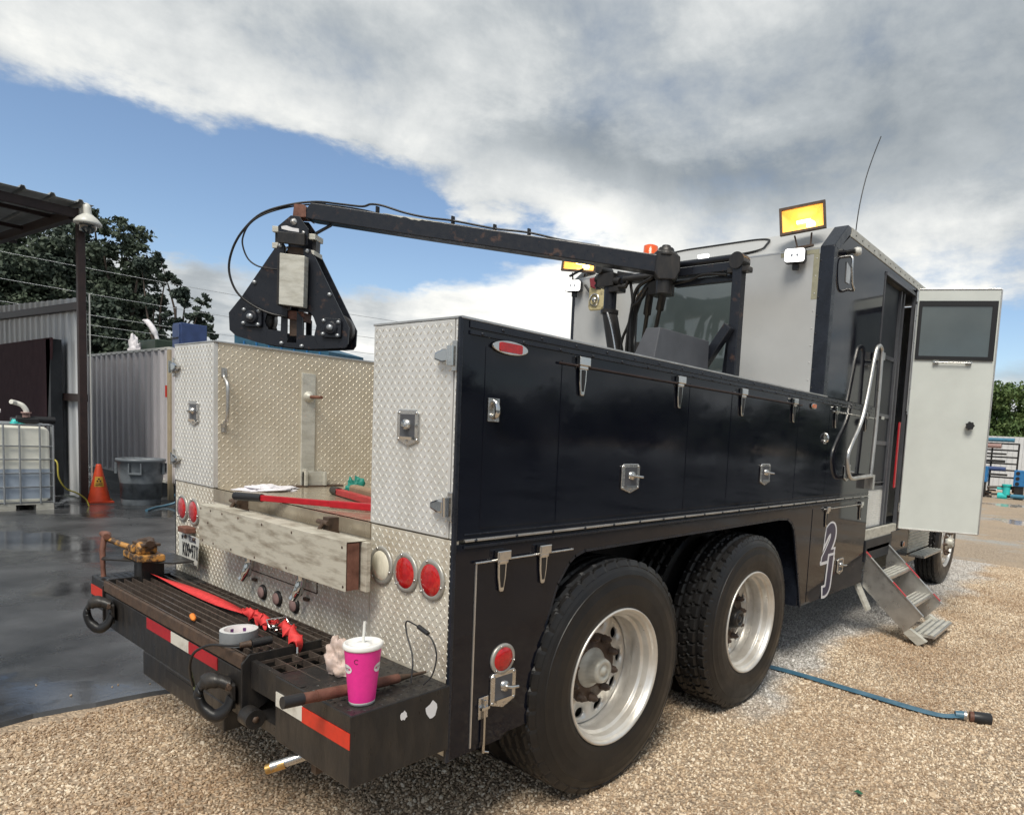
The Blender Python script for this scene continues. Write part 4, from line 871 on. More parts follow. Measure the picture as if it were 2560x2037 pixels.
MB().box(2.36, 2.45, 4.26, 5.0, .62, .80).build('step_well', dark_int, T); MB().box(2.43, 2.45, 4.3, 4.93, .70, .73).build('step_top_bar', alu, S_)
# forward lower side and fuel tank steps
MB().box(2.415, W, 5.0, 5.60, .44, .82).build('forward_skirt', navy, T, .002)
MB().cyl((2.05, 5.6, .62), (2.05, 6.5, .62), .30, 24).build('fuel_tank', alu_old, T)
fs = MB().prism([(2.35, .80), (2.44, .80), (2.44, .55), (2.35, .55)], 'y', 5.62, 6.45).build('tank_step', alu_old, T)
for k in range(7): MB().box(2.441, 2.449, 5.63, 6.44, .565 + k * .032, .580 + k * .032).build('step_slat', alu_old, fs, .002)
MB().box(2.44, 2.60, 5.66, 6.40, .515, .53).build('step_plate', alu, fs)
for k in range(5): MB().box(2.45 + k * .031, 2.468 + k * .031, 5.66, 6.40, .53, .54).build('step_slat', alu_old, fs, .002)
# cab ahead (mostly behind the open door)
cb = MB().prism([(6.1, .75), (6.1, 2.55), (7.3, 2.55), (7.75, 1.95), (8.9, 1.75), (9.0, .75), (7.95, .75), (7.85, 1.05), (7.3, 1.15), (6.8, 1.05), (6.7, .75)], 'x', .12, 2.32).build('cab', boxpaint, T, .03)
MB().box(2.32, 2.33, 6.35, 7.25, 1.75, 2.35).build('cab_window', glassdark, cb)
# decal on the lower door
text('unit_number', '2', .34, whiteink, T, (W + .0045, 3.412, .850), R(90), offset=.040, shear=.18, sx=1.15); text('unit_number', '2', .34, navyink, T, (W + .0062, 3.405, .856), R(90), offset=.021, shear=.18, sx=1.15)
text('unit_letter', 'J', .28, whiteink, T, (W + .0075, 3.45, .635), R(90), offset=.038, shear=.1, sx=1.3); text('unit_letter', 'J', .28, navyink, T, (W + .0092, 3.447, .637), R(90), offset=.018, shear=.1, sx=1.3)
MB().box(W + .003, W + .0044, 3.27, 3.56, .715, .738).build('decal_underline', whiteink, T)

# ------------------------------------------------------------------ crane: gantry, boom and hanging sheave head
PIN = Vector((-.592, .949, 2.907)); E1 = Vector((.798, .603, 0)); EN = Vector((-.603, .798, 0))
def CR(u, w, o=0.): return PIN + E1 * u + Vector((0, 0, w)) + EN * o
def plate(pts, o0, o1, name, M, parent, mb=None, bev=0.):
    mb = mb or MB(); n = len(pts); v = [CR(u, w, o0) for u, w in pts] + [CR(u, w, o1) for u, w in pts]
    mb.add(v, [tuple(range(n)), tuple(range(2 * n - 1, n - 1, -1))] + [(i, i + n, (i + 1) % n + n, (i + 1) % n) for i in range(n)])
    return mb.build(name, M, parent, bev) if name else mb
SH = empty('sheave_head', tuple(PIN), parent=T)
# big triangular cheek plates (front and back): built as left leg, right leg and foot so that the windows between them stay open
for o0, o1 in ((-.055, -.043), (.075, .087)):
    b = MB()
    plate([(-.118, -.145), (-.075, -.15), (-.078, -.235), (-.03, -.25), (-.03, -.59), (-.10, -.625), (-.19, -.62), (-.205, -.68), (-.186, -.735), (-.20, -.835), (-.246, -.829), (-.405, -.79), (-.45, -.752), (-.456, -.633), (-.365, -.516)], o0, o1, None, None, None, b)
    plate([(.03, -.60), (.03, -.25), (.058, -.235), (.058, -.165), (.110, -.172), (.382, -.691), (.377, -.801), (.357, -.829), (.18, -.845), (.14, -.76), (.155, -.69), (.135, -.635), (.112, -.60)], o0, o1, None, None, None, b)
    plate([(-.2, -.735), (-.186, -.732), (-.095, -.738), (-.055, -.815), (.017, -.815), (.056, -.758), (.134, -.758), (.18, -.845), (.101, -.851), (-.045, -.848), (-.20, -.835)], o0 + .0005, o1 - .0005, None, None, None, b)
    plate([(-.092, -.62), (-.05, -.60), (-.05, -.80), (-.055, -.82), (-.095, -.745)], o0 + .001, o1 - .001, None, None, None, b); plate([(.017, -.60), (.057, -.64), (.056, -.765), (.017, -.815)], o0 + .001, o1 - .001, None, None, None, b)
    b.build('cheek_plate', blackpaint, SH)
plate([(-.092, -.59), (.06, -.60), (.055, -.66), (-.06, -.65)], -.04, .07, 'rusty_yoke', rustbr, SH)
plate([(-.045, -.65), (.012, -.65), (.012, -.765), (-.045, -.765)], -.03, .06, 'lower_pin_block', rusty, SH)
for u, w in ((-.288, -.657), (.265, -.701)):
    b = MB().lathe([(0, -.03), (.115, -.03), (.115, .05), (.0, .05)], (0, 0, 0), 'y', 36); o = b.build('sheave_wheel', blackst, SH); o.location = CR(u, w, .006); o.rotation_euler = (0, 0, math.atan2(.603, .798))
    fb = MB().rrect(-.070, .070, -.066, .066, .02, -.018, 0).lathe([(0, -.034), (.040, -.034), (.048, -.02)], (0, 0, 0), 'y', 24).build('flange_bearing', blackpaint, SH, .003)
    fb.location = (0, 0, 0); fb.rotation_euler = (0, 0, 0)
    b = MB().lathe([(0, -.046), (.020, -.045), (.021, -.034)], (0, 0, 0), 'y', 14)
    for a, c in ((-.051, .047), (.051, .042), (-.055, -.045), (.047, -.05)): b.lathe([(0, -.028), (.011, -.027), (.014, -.018)], (a, 0, c), 'y', 8)
    b.build('bearing_bolts', galv, fb, kind='stuff'); fb.location = CR(u, w, -.056); fb.rotation_euler = (0, 0, math.atan2(.603, .798))
for u, w in ((-.277, -.417), (.244, -.472), (-.086, -.823), (.056, -.836), (-.101, -.159), (.085, -.185)):
    b = MB().lathe([(0, -.012), (.012, -.011), (.015, 0)], (0, 0, 0), 'y', 8).build('cheek_bolt', galv, SH); b.location = CR(u, w, -.056); b.rotation_euler = (0, 0, math.atan2(.603, .798))
# load cell box in front
plate([(-.064, -.227), (.106, -.237), (.101, -.581), (-.067, -.570)], -.135, -.075, 'load_cell_box', alu_old, SH, None, .004)
plate([(-.088, -.240), (-.060, -.238), (-.062, -.572), (-.090, -.573)], -.12, -.056, 'load_cell_bracket', blackst, SH, None, .002)
plate([(-.07, -.155), (.06, -.165), (.045, -.215), (-.06, -.21)], -.03, .03, 'upper_link', rusty, SH)
plate([(-.01, -.2), (.012, -.2), (.012, -.24), (-.01, -.24)], -.02, .02, 'link_pin', blackst, SH)
# top hanger
for o0, o1 in ((-.075, -.063), (.055, .067)): plate([(-.022, .042), (.036, .040), (.098, -.042), (.093, -.15), (-.106, -.139), (-.109, -.033)], o0, o1, 'hanger_plate', blackpaint, SH, None, .002)
plate([(-.100, -.075), (.085, -.08), (.085, -.16), (-.100, -.15)], -.10, -.076, 'swivel_block', blackst, SH, None, .004)
plate([(-.085, -.035), (-.05, -.028), (-.01, -.04), (.035, -.045), (.037, -.068), (-.03, -.062), (-.082, -.052)], -.0775, -.0755, 'worn_sticker', whiteink, SH)
b = MB().lathe([(0, -.02), (.012, -.019), (.013, -.01), (.020, -.009), (.023, 0)], (0, 0, 0), 'y', 18).build('hanger_pin', alu, SH); b.location = CR(0, 0, -.076); b.rotation_euler = (0, 0, math.atan2(.603, .798))
b = MB().lathe([(0, -.008), (.010, -.007), (.011, 0)], (0, 0, 0), 'y', 12).build('hanger_bolt', alu, SH); b.location = CR(.069, -.069, -.076); b.rotation_euler = (0, 0, math.atan2(.603, .798))
for P_ in ([(-.157, -.029), (-.107, -.032), (-.107, -.069), (-.157, -.069)], [(-.157, -.142), (-.112, -.139), (-.125, -.178), (-.157, -.178)], [(.095, -.068), (.141, -.069), (.139, -.105), (.095, -.105)], [(.11, -.178), (.134, -.180), (.136, -.212), (.12, -.205)]): plate(P_, -.06, .06, 'guide_bracket', alu_old, SH, None, .002)
for P_ in ([(-.152, -.069), (-.120, -.069), (-.120, -.142), (-.152, -.142)], [(.108, -.105), (.134, -.105), (.132, -.178), (.108, -.178)]): plate(P_, -.03, .03, 'guide_post', blackst, SH)
# boom: square tube with cut tip, worn patch along the top
b = MB(); hw = .055
def boomsec(u, w0, w1): return [CR(u, w0, -hw), CR(u, w0, hw), CR(u, w1, hw), CR(u, w1, -hw)]
s_ = [boomsec(.075, .036, .10), boomsec(.105, .030, .142), boomsec(.9, -.046, .069), boomsec(1.84, -.129, -.012), boomsec(2.56, -.198, -.078)]
v = [p for q in s_ for p in q]; f = [(0, 1, 2, 3), (19, 18, 17, 16)] + [(4 * i + k, 4 * i + (k + 1) % 4, 4 * i + 4 + (k + 1) % 4, 4 * i + 4 + k) for i in range(4) for k in range(4)]
b.add(v, f); boom = b.build('boom', blackpaint, T, .006)
plate([(-.014, .128), (.048, .129), (.075, .105), (.10, .125), (.10, .05), (.06, .042), (-.024, .040)], -.05, .05, 'boom_tip', rustbr, boom, None, .003)
plate([(.10, .142), (.19, .150), (.19, .135), (.10, .135)], -.04, .04, 'tip_gusset', blackpaint, boom)
b = MB(); random.seed(5); top = [(.60 + .025 * i, .0985 - .098 * .025 * i + .004) for i in range(18)]; bot = [(u, w - .006 - .014 * random.random() * math.sin(math.pi * i / 17)) for i, (u, w) in enumerate(top)]
b.add([CR(u, w - .004, -hw - .0012) for u, w in top] + [CR(u, w, -hw - .0012) for u, w in bot], [(i, i + 1, 18 + i + 1, 18 + i) for i in range(17)]); b.build('worn_paint_patch', alu_old, boom)
MB().tube([CR(.112, -.052, .0), CR(.22, .012, .0)], .011, 8).build('tip_strut', blackpaint, boom)
# hoses along the boom
def hose(pts, r, M=rubber, name='hydraulic_hose', parent=T, k=6): return MB().tube(catmull(pts, k), r, 7).build(name, M, parent)
o_ = -.02
hose([CR(2.1, -.03, o_), CR(1.835, -.004, o_), CR(1.605, .033, o_), CR(1.366, .047, o_), CR(1.074, .084, o_), CR(.898, .095, o_), CR(.742, .118, o_), CR(.586, .157, o_), CR(.503, .163, o_), CR(.442, .145, o_), CR(.291, .152, o_), CR(.121, .158, o_), CR(-.049, .118, o_ - .03), CR(-.219, .041, -.08), CR(-.334, -.085, -.10), CR(-.401, -.222, -.11), CR(-.421, -.364, -.11), CR(-.365, -.503, -.11), CR(-.248, -.591, -.10), CR(-.137, -.632, -.09), CR(-.047, -.641, -.06)], .0075)
hose([CR(1.9, -.01, .01), CR(1.4, .04, .02), CR(.9, .085, .02), CR(.60, .105, .01), CR(.442, .128, 0), CR(.29, .143, 0), CR(.12, .148, 0), CR(-.049, .108, -.04), CR(-.2, .038, -.08), CR(-.29, -.04, -.1), CR(-.333, -.125, -.1), CR(-.333, -.192, -.1), CR(-.298, -.27, -.1), CR(-.236, -.314, -.1), CR(-.154, -.329, -.1), CR(-.085, -.332, -.1)], .0055)
for u, w in ((1.074, .084), (1.366, .045), (1.605, .03), (.55, .12)): MB().box(-.006, .006, -.012, .012, -.02, .03).build('cable_tie', blackpl, T, at=CR(u, w, o_))
# joint clamp at the boom root
plate([(2.50, -.045), (2.604, -.048), (2.663, -.081), (2.668, -.179), (2.641, -.238), (2.518, -.243), (2.49, -.20)], -.075, .075, 'boom_joint', blackst, T, None, .008)
J = CR(2.565, 0, 0)
MB().lathe([(0, .035), (.03, .035), (.035, .02), (.055, .015), (.06, -.01), (.085, -.02), (.09, -.045), (.06, -.05)], (J.x, J.y, PIN.z - .03), 'z', 10).build('joint_cap', blackst, T, .003)
MB().cyl((J.x, J.y, PIN.z - .33), (J.x, J.y, PIN.z - .24), .06, 14).build('joint_pivot', blackst, T)
# gantry: beam, right post with brace, caps
GY = 2.62
MB().box(.85, 1.97, GY - .03, GY + .03, 2.715, 2.775).build('gantry_beam', blackpaint, T, .006)
MB().box(1.45, 1.95, GY + .005, GY + .045, 2.655, 2.70).build('gantry_beam', blackpaint, T, .004)
MB().cyl((1.45, GY - .02, 2.80), (1.95, GY - .02, 2.80), .022, 12).build('gantry_cylinder', blackpaint, T)
MB().box(1.945, 2.015, GY - .04, GY + .03, 1.15, 2.75).build('gantry_post', blackpaint, T, .006)
MB().cyl((1.975, GY - .05, 2.775), (1.975, GY + .05, 2.775), .055, 20).box(1.90, 2.06, GY - .035, GY + .035, 2.70, 2.735).build('post_cap', blackst, T, .004, kind='stuff')
MB().bar((1.97, GY - .07, 2.34), (1.60, GY - .07, 1.84), .06, .065).build('gantry_brace', blackpaint, T, .005)
MB().bar((1.93, GY + .02, 2.28), (1.90, GY + .02, 1.9), .02, .05).build('brace_web', blackpaint, T, .003)
# leaning cylinder at the left with its top knuckle, lower struts and hoses
MB().tube([(.862, GY, 2.74), (.862, GY, 2.52)], .050, 18).build('mast_rod', blackpaint, T)
MB().tube([(.862, GY, 2.53), (.862, GY, 2.50)], .070, 18).build('mast_collar', blackst, T, .004)
MB().tube([(.864, GY, 2.51), (.94, GY, 2.23), (.99, GY, 2.0), (1.05, GY, 1.6)], [.058, .062, .064, .064], 18).build('mast_cylinder', blackst, T)
b = MB().box(.77, .93, GY - .06, GY + .06, 2.70, 2.80).cyl((.74, GY - .03, 2.77), (.98, GY - .03, 2.73), .028, 10).cyl((.80, GY - .08, 2.83), (.80, GY + .06, 2.83), .035, 12).box(.88, .99, GY - .05, GY + .03, 2.655, 2.70); b.cyl((.735, GY, 2.70), (.735, GY, 2.81), .022, 8); b.bar((.80, GY, 2.84), (.73, GY - .02, 2.71), .03, .03); b.build('mast_knuckle', blackst, T, .004, kind='stuff')
b = MB().bar((.93, GY, 2.80), (1.10, GY, 2.76), .03, .035).cyl((1.02, GY - .04, 2.74), (1.42, GY - .04, 2.735), .022, 8).tube([(.98, GY - .05, 2.69), (1.05, GY - .05, 2.68), (1.07, GY - .05, 2.72)], .014, 6); b.build('control_linkage', blackst, T, kind='stuff')
for a, c in (((1.25, GY, 2.70), (1.20, GY, 2.25)), ((1.375, GY, 2.70), (1.30, GY, 2.30))): MB().tube([a, Vector(a).lerp(Vector(c), .5), Vector(a).lerp(Vector(c), .52), c], [.03, .03, .016, .016], 10).build('lift_cylinder', blackst, T)
MB().box(1.17, 1.36, GY - .05, GY + .05, 2.18, 2.27).build('cylinder_foot', blackst, T, .005); MB().box(1.26, 1.42, GY - .06, GY + .06, 2.60, 2.70).build('cylinder_head', blackst, T, .008)
MB().tube([(1.075, GY + .03, 2.10), (1.06, GY + .03, 2.30), (1.075, GY + .03, 2.48), (1.12, GY + .03, 2.60), (1.20, GY + .02, 2.68), (1.30, GY, 2.70)], .026, 8).build('hose_bundle', rubber, T)
hose([(1.06, GY - .02, 2.76), (1.10, GY - .02, 2.56), (1.075, GY - .02, 2.42), (1.02, GY - .02, 2.30), (1.02, GY - .03, 2.18), (1.09, GY - .05, 2.0), (1.1, GY, 1.7)], .011)
hose([(1.30, GY - .06, 2.72), (1.18, GY - .07, 2.66), (1.13, GY - .06, 2.54), (1.12, GY - .06, 2.38), (1.13, GY - .06, 2.2), (1.14, GY - .05, 1.8)], .014)
hose([(1.26, GY - .06, 2.66), (1.20, GY - .07, 2.56), (1.13, GY - .07, 2.50), (1.10, GY - .07, 2.2), (1.10, GY - .05, 1.8)], .010)
hose([(.90, GY - .07, 2.50), (.95, GY - .07, 2.38), (1.0, GY - .07, 2.2), (1.02, GY - .06, 2.0)], .008, steel)
hose([(1.42, GY - .05, 2.66), (1.6, GY - .03, 2.68), (1.72, GY - .03, 2.71), (1.9, GY - .03, 2.69)], .009)
MB().prism([(.70, 1.9), (.86, 2.33), (.90, 2.33), (.96, 1.9)], 'y', GY + .04, GY + .05).build('mast_gusset', blackpaint, T)
# dark grey sloped cabinet behind the right compartments
b = MB(); cx0, cx1, y0, y1 = 1.765, 1.868, 1.90, 2.47; zt = 2.233
b.add([(cx0, y0, zt), (cx1, y0, zt), (cx1, y1, zt), (cx0, y1, zt), (cx0 - .12, y0 - .1, 1.85), (cx1 + .01, y0 - .1, 1.85), (cx1 + .01, y1, 1.85), (cx0 - .12, y1, 1.85)], [(0, 1, 2, 3), (4, 5, 1, 0), (5, 6, 2, 1), (6, 7, 3, 2), (7, 4, 0, 3)]); b.build('hydraulic_cabinet', cabgrey, T, .004)
# old socket board with red flag on the left of the mast
o = MB().prism([(.325, 2.90), (.40, 2.90), (.475, 2.80), (.49, 2.66), (.46, 2.63), (.33, 2.63), (.315, 2.66)], 'y', 2.98, 3.01).build('valve_plate', mat('cream_paint', (.52, .45, .25), .5, col2=(.20, .17, .11), vscale=22, thr=(.5, .7)), T, .006)
MB().lathe([(.045, -.012), (.055, -.010), (.055, 0)], (.39, 2.98, 2.715), 'y', 20).lathe([(0, -.02), (.02, -.018), (.025, 0)], (.39, 2.98, 2.715), 'y', 10).build('valve_dial', steel, o, kind='stuff'); MB().prism([(.335, 2.895), (.40, 2.90), (.43, 2.84), (.41, 2.80), (.35, 2.82)], 'y', 2.955, 2.975).build('red_cap', mat('faded_red', (.22, .03, .04), .5), o, .008)

# ------------------------------------------------------------------ loose things lying on the truck
# pink paper cup with lid and straw
CP = empty('paper_cup', (2.378, -.285, .699), 'pink paper cup with white lid and straw on the black step', 'cup')
cx, cy, cz = 2.372, -.283, .699
MB().lathe([(0, .004), (.0305, .004), (.0305, .0), (.0325, .0), (.0335, .008), (.0335, .0085)], (cx, cy, cz), 'z', 36).build('cup_base', lidm, CP)
MB().lathe([(.0336, .008), (.0468, .151)], (cx, cy, cz), 'z', 48).build('cup_body', pink, CP)
MB().lathe([(.0482, .149), (.0500, .151), (.0505, .153), (.0505, .160), (.048, .164), (.043, .1645), (.041, .158), (.020, .157), (.018, .162), (.0, .162)], (cx, cy, cz), 'z', 48).build('cup_lid', lidm, CP)
MB().tube([(cx, cy, cz + .155), (cx - .001, cy + .004, cz + .218)], .0038, 10).build('straw', mat('clear_straw', (.75, .75, .72), .2), CP)
def on_cup(a, z, o=.0006): r_ = .0336 + (.0465 - .0336) * (z - .008) / .138 + o; return (cx + r_ * math.cos(a), cy + r_ * math.sin(a), cz + z)
viewa = math.atan2(CAMLOC.y - cy, CAMLOC.x - cx)
for da in (-1.08, 1.12):
    b = MB(); c0 = on_cup(viewa + da, .100); b.add([c0] + [on_cup(viewa + da + .42 * math.cos(t), .100 + .0125 * math.sin(t)) for t in [2 * math.pi * k / 24 for k in range(24)]], [(0, i + 1, (i + 1) % 24 + 1) for i in range(24)]); b.build('cup_oval', whiteink, CP)
    b = MB()
    for k in range(6):
        a0 = viewa + da - .22 + k * .08; b.add([on_cup(a0, .096, .0012), on_cup(a0 + .018, .096, .0012), on_cup(a0 + .018, .104, .0012), on_cup(a0, .104, .0012)], [(0, 1, 2, 3)]); 
        if k % 2: b.add([on_cup(a0, .1025, .0012), on_cup(a0 + .05, .1025, .0012), on_cup(a0 + .05, .104, .0012), on_cup(a0, .104, .0012)], [(0, 1, 2, 3)])
    b.build('cup_print', redbrown, CP, kind='stuff')
MB().tube([on_cup(viewa - .35 + .12 * math.cos(t), .124 + .006 * math.sin(t), .0005) for t in np.linspace(.6, 5.4, 14)], .0006, 5).build('cup_scribble', redbrown, CP)
CP.scale = (1.17, 1.17, 1.17)
# bolt cutter style tool handle on the step
b = MB().tube([(2.315, -.50, .742), (2.316, -.44, .738)], .0185, 10, blackpl).tube([(2.316, -.44, .738), (2.316, -.40, .735)], [.0175, .0165], 10, rustbr).tube([(2.316, -.40, .735), (2.316, -.26, .724), (2.316, -.12, .717)], [.0185, .018, .016], 12, rustbr).tube([(2.316, -.12, .717), (2.317, -.07, .714), (2.318, -.012, .712)], [.014, .007, .005], 8, rusty)
tag(b.build('tool_handle', None), 'rusty round tool handle with ribbed black grip beside the pink cup', 'tool')
# crumpled dirty rag: displaced dome
def crumple(c, sx, sy, sz, seed, n=26, fold=1.):
    v = []; 
    for i in range(n + 1):
        for j in range(n):
            t = i / n; a = 2 * math.pi * j / n; r_ = math.sin(t * math.pi / 2) if True else t; h = math.cos(t * math.pi / 2)
            p = Vector((r_ * math.cos(a), r_ * math.sin(a), h)); q = mnoise.noise(Vector((p.x * 2.2 * fold, p.y * 2.2 * fold, seed + p.z * 2))) * .55 + mnoise.noise(Vector((p.x * 6 * fold, p.y * 6 * fold, seed * 2 + p.z * 5))) * .28
            ridge = abs(mnoise.noise(Vector((p.x * 3.5, p.y * 3.5, seed + 9)))) * -.35
            k = 1 + q + ridge; v.append((c[0] + p.x * sx * k, c[1] + p.y * sy * k, c[2] + max(.0, p.z * sz * k)))
    f = [(i * n + j, i * n + (j + 1) % n, (i + 1) * n + (j + 1) % n, (i + 1) * n + j) for i in range(n) for j in range(n)]
    return MB().add(v, f, None, True)
b = crumple((2.085, -.185, .700), .066, .062, .105, 4.3, 34, .75); tag(b.build('dirty_rag', ragm), 'crumpled stained pinkish rag behind the pink cup', 'rag')
b = crumple((.66, .20, ZS + .001), .10, .13, .024, 8.1, 34, .7); tag(b.build('white_rag', ragw), 'flat crumpled white rag on the bed floor', 'rag')
# thin cable loop with inline connector behind the cup
b = MB().tube(catmull([(2.36, -.10, .705), (2.33, -.075, .78), (2.27, -.06, .85), (2.26, -.055, .888), (2.30, -.05, .885), (2.35, -.05, .875), (2.395, -.045, .85), (2.42, -.045, .80), (2.42, -.06, .74), (2.40, -.08, .706)], 5), .0028, 6, blackpl).tube([(2.325, -.052, .884), (2.375, -.048, .868)], .008, 8, blackpl)
tag(b.build('thin_cable', None), 'thin black cable loop with inline connector behind the cup', 'cable')
# duct tape roll
TC = (1.60, -.325, ZD - .006)
DT = empty('tape_roll', TC, 'grey duct tape roll on the bumper grating', 'tape roll')
MB().lathe([(.052, .0), (.063, .0), (.0635, .002), (.0635, .052), (.063, .054), (.052, .054)], TC, 'z', 48).build('tape_winding', duct, DT); MB().lathe([(.052, .054), (.048, .0545), (.048, 0)], TC, 'z', 48).build('tape_core', cardb, DT)
MB().lathe([(.063, .0542), (.058, .0546), (.050, .0546)], TC, 'z', 48).build('tape_side', mat('tape_edge', (.62, .62, .62), .5), DT)
b = MB()
for k in range(14):
    a = 2 * math.pi * k / 14
    for z0, z1, d_ in ((.030, .044, .12), (.010, .024, .12)):
        if (k + (z0 > .02)) % 2: continue
        b.add([(TC[0] + .0476 * math.cos(a + t), TC[1] + .0476 * math.sin(a + t), TC[2] + z) for z in (z0, z1) for t in (0, d_, 2 * d_)], [(0, 1, 4, 3), (1, 2, 5, 4)])
b.build('core_print', purple, DT, kind='stuff')
# cable with black plug lying from the deck over the bumper face
b = MB().tube([(1.735, -.27, .748), (1.735, -.34, .748)], [.016, .017], 10, blackpl).tube([(1.735, -.34, .748), (1.728, -.375, .748)], [.013, .010], 10, rusty).tube(catmull([(1.728, -.37, .748), (1.69, -.40, .742), (1.62, -.43, .735), (1.555, -.455, .70), (1.51, -.455, .65), (1.47, -.44, .59), (1.44, -.42, .53)], 5), .005, 7, blackpl).tube(catmull([(1.475, -.441, .60), (1.45, -.425, .555), (1.425, -.41, .51)], 3), .0042, 6, mat('green_wire', (.28, .36, .2), .5))
tag(b.build('trailer_cable', None), 'black trailer cable with plug hanging over the bumper edge', 'cable')
# ratchet strap
RS = empty('ratchet_strap', (1.0, -.17, ZD), 'red ratchet strap laid along the bumper grating', 'ratchet strap')
def ribbon(pts, wd, M, name, parent, twist=None, k=6):
    P = catmull(pts, k); v = []
    for i, p in enumerate(P):
        d = (P[min(i + 1, len(P) - 1)] - P[max(i - 1, 0)]).normalized(); s_ = d.cross(Vector((0, 0, 1))).normalized(); t = i / (len(P) - 1); a = twist(t) if twist else 0
        s2 = s_ * math.cos(a) + Vector((0, 0, 1)) * math.sin(a); v += [p + s2 * wd / 2, p - s2 * wd / 2]
    o = MB().add(v, [(2 * i, 2 * i + 1, 2 * i + 3, 2 * i + 2) for i in range(len(P) - 1)], None, True).build(name, M, parent)
    so = o.modifiers.new('thick', 'SOLIDIFY'); so.thickness = .002; return o
ribbon([(.225, -.175, ZD + .005), (.30, -.185, ZD + .008), (.50, -.185, ZD + .012), (.80, -.175, ZD + .010), (1.05, -.165, ZD + .006), (1.28, -.160, ZD + .006)], .042, strapm, 'strap_run', RS, lambda t: .5 * math.sin(t * 7))
ribbon([(1.27, -.160, ZD + .01), (1.31, -.155, ZD + .03), (1.35, -.165, ZD + .008), (1.39, -.16, ZD + .035), (1.43, -.17, ZD + .008), (1.47, -.165, ZD + .038), (1.51, -.175, ZD + .010), (1.55, -.175, ZD + .036), (1.59, -.18, ZD + .012)], .046, strapm, 'strap_bundle', RS, lambda t: .8 * math.sin(t * 22))
ribbon([(1.28, -.175, ZD + .02), (1.33, -.18, ZD + .034), (1.39, -.17, ZD + .012), (1.44, -.185, ZD + .036), (1.5, -.18, ZD + .012), (1.56, -.185, ZD + .03)], .036, strapm, 'strap_bundle', RS, lambda t: 1.2 * math.sin(t * 15 + 1))
ribbon([(1.62, -.18, ZD + .02), (1.66, -.17, ZD + .05), (1.70, -.185, ZD + .015), (1.735, -.18, ZD + .045), (1.765, -.195, ZD + .012), (1.79, -.20, ZD - .01)], .05, strapm, 'strap_tail', RS, lambda t: .5 + .9 * math.sin(t * 14))
b = MB().box(1.575, 1.645, -.205, -.150, ZD + .012, ZD + .018).box(1.575, 1.645, -.206, -.200, ZD + .01, ZD + .04).box(1.575, 1.645, -.155, -.149, ZD + .01, ZD + .04).cyl((1.60, -.215, ZD + .03), (1.60, -.14, ZD + .03), .010, 10).cyl((1.635, -.215, ZD + .025), (1.635, -.14, ZD + .025), .006, 8).tube([(1.60, -.215, ZD + .03), (1.575, -.215, ZD + .055), (1.572, -.14, ZD + .055), (1.60, -.14, ZD + .03)], .004, 6)
b.build('ratchet', chrome, RS, kind='stuff'); MB().tube(catmull([(1.79, -.20, ZD - .005), (1.80, -.205, ZD - .04), (1.795, -.205, ZD - .08), (1.785, -.20, ZD - .09)], 4), .004, 6).build('strap_hook', steel, RS)
MB().tube(catmull([(.245, -.175, ZD + .0), (.262, -.18, ZD - .015), (.255, -.185, ZD - .035), (.24, -.18, ZD - .04)], 4), .005, 6).build('strap_hook', chrome, RS)
b = MB().tube([(1.135, -.318, ZD + .002), (1.15, -.322, ZD + .004), (1.20, -.335, ZD + .004), (1.215, -.339, ZD + .002)], [.005, .011, .010, .004], 10); tag(b.build('ear_plug', orangep), 'small orange foam ear plug on the grating', 'ear plug')
# tools on the bed floor
BC = empty('bolt_cutter', (1.25, .0, ZS), 'long red handled bolt cutter with black grip across the bed edge', 'bolt cutter')
MB().tube([(1.02, -.115, ZS + .018), (1.03, -.11, ZS + .018), (1.165, -.055, ZS + .020)], [.008, .019, .018], 12).build('grip', blackpl, BC); MB().bar((1.16, -.057, ZS + .020), (1.50, .085, ZS + .022), .021, .026).build('handle', cutred, BC, .003); MB().bar((1.495, .083, ZS + .022), (1.80, .21, ZS + .024), .030, .030).build('cutter_arm', cutred, BC, .004)
B2 = empty('bolt_cutter', (1.15, .36, ZS), 'second red handle with black grip lying behind the long cutter', 'bolt cutter')
MB().tube([(.935, .395, ZS + .02), (1.03, .375, ZS + .02)], .021, 12).build('grip', blackpl, B2); MB().bar((1.02, .377, ZS + .02), (1.55, .27, ZS + .022), .034, .030).build('handle', cutred, B2, .003)
WB = MB().bar((1.05, .44, ZS + .035), (1.5, .34, ZS + .04), .05, .045).build('wooden_handle', woodm, None, .012); tag(WB, 'worn pale wooden hammer handle resting beside the green glove', 'handle')
b = crumple((.965, .50, ZS + .001), .048, .048, .085, 2.2, 22, .7); tag(b.build('green_ball', green), 'green rubber ball on the bed floor beside the red handles', 'ball')
# lay-flat hose on the gravel
P = catmull([(1.2, 2.2, .012), (1.9, 2.75, .014), (2.346, 2.869, .014), (2.908, 2.846, .014), (3.378, 2.824, .014), (3.52, 2.88, .02)], 8); v = []
for i, p in enumerate(P):
    d = (P[min(i + 1, len(P) - 1)] - P[max(i - 1, 0)]).normalized(); s_ = d.cross(Vector((0, 0, 1))).normalized(); t = i / (len(P) - 1); wd = .037 * (1 if t < .8 else 1 - 1.6 * (t - .8)); hh = .006 if t < .8 else .006 + (t - .8) * .05
    wv = .004 * math.sin(i * .9); v += [p + s_ * wd, p + Vector((0, 0, hh + wv * .3)), p - s_ * wd]
HO = empty('layflat_hose', (2.9, 2.85, 0), 'flat blue discharge hose with dark coupling lying on the gravel', 'hose')
MB().add(v, [(3 * i + k, 3 * i + k + 1, 3 * i + 4 + k, 3 * i + 3 + k) for i in range(len(P) - 1) for k in (0, 1)], None, True).build('hose_body', hoseblue, HO)
MB().tube([(3.50, 2.87, .028), (3.53, 2.885, .028), (3.55, 2.89, .028)], [.022, .026, .026], 14).build('hose_cuff', hoseblue, HO)
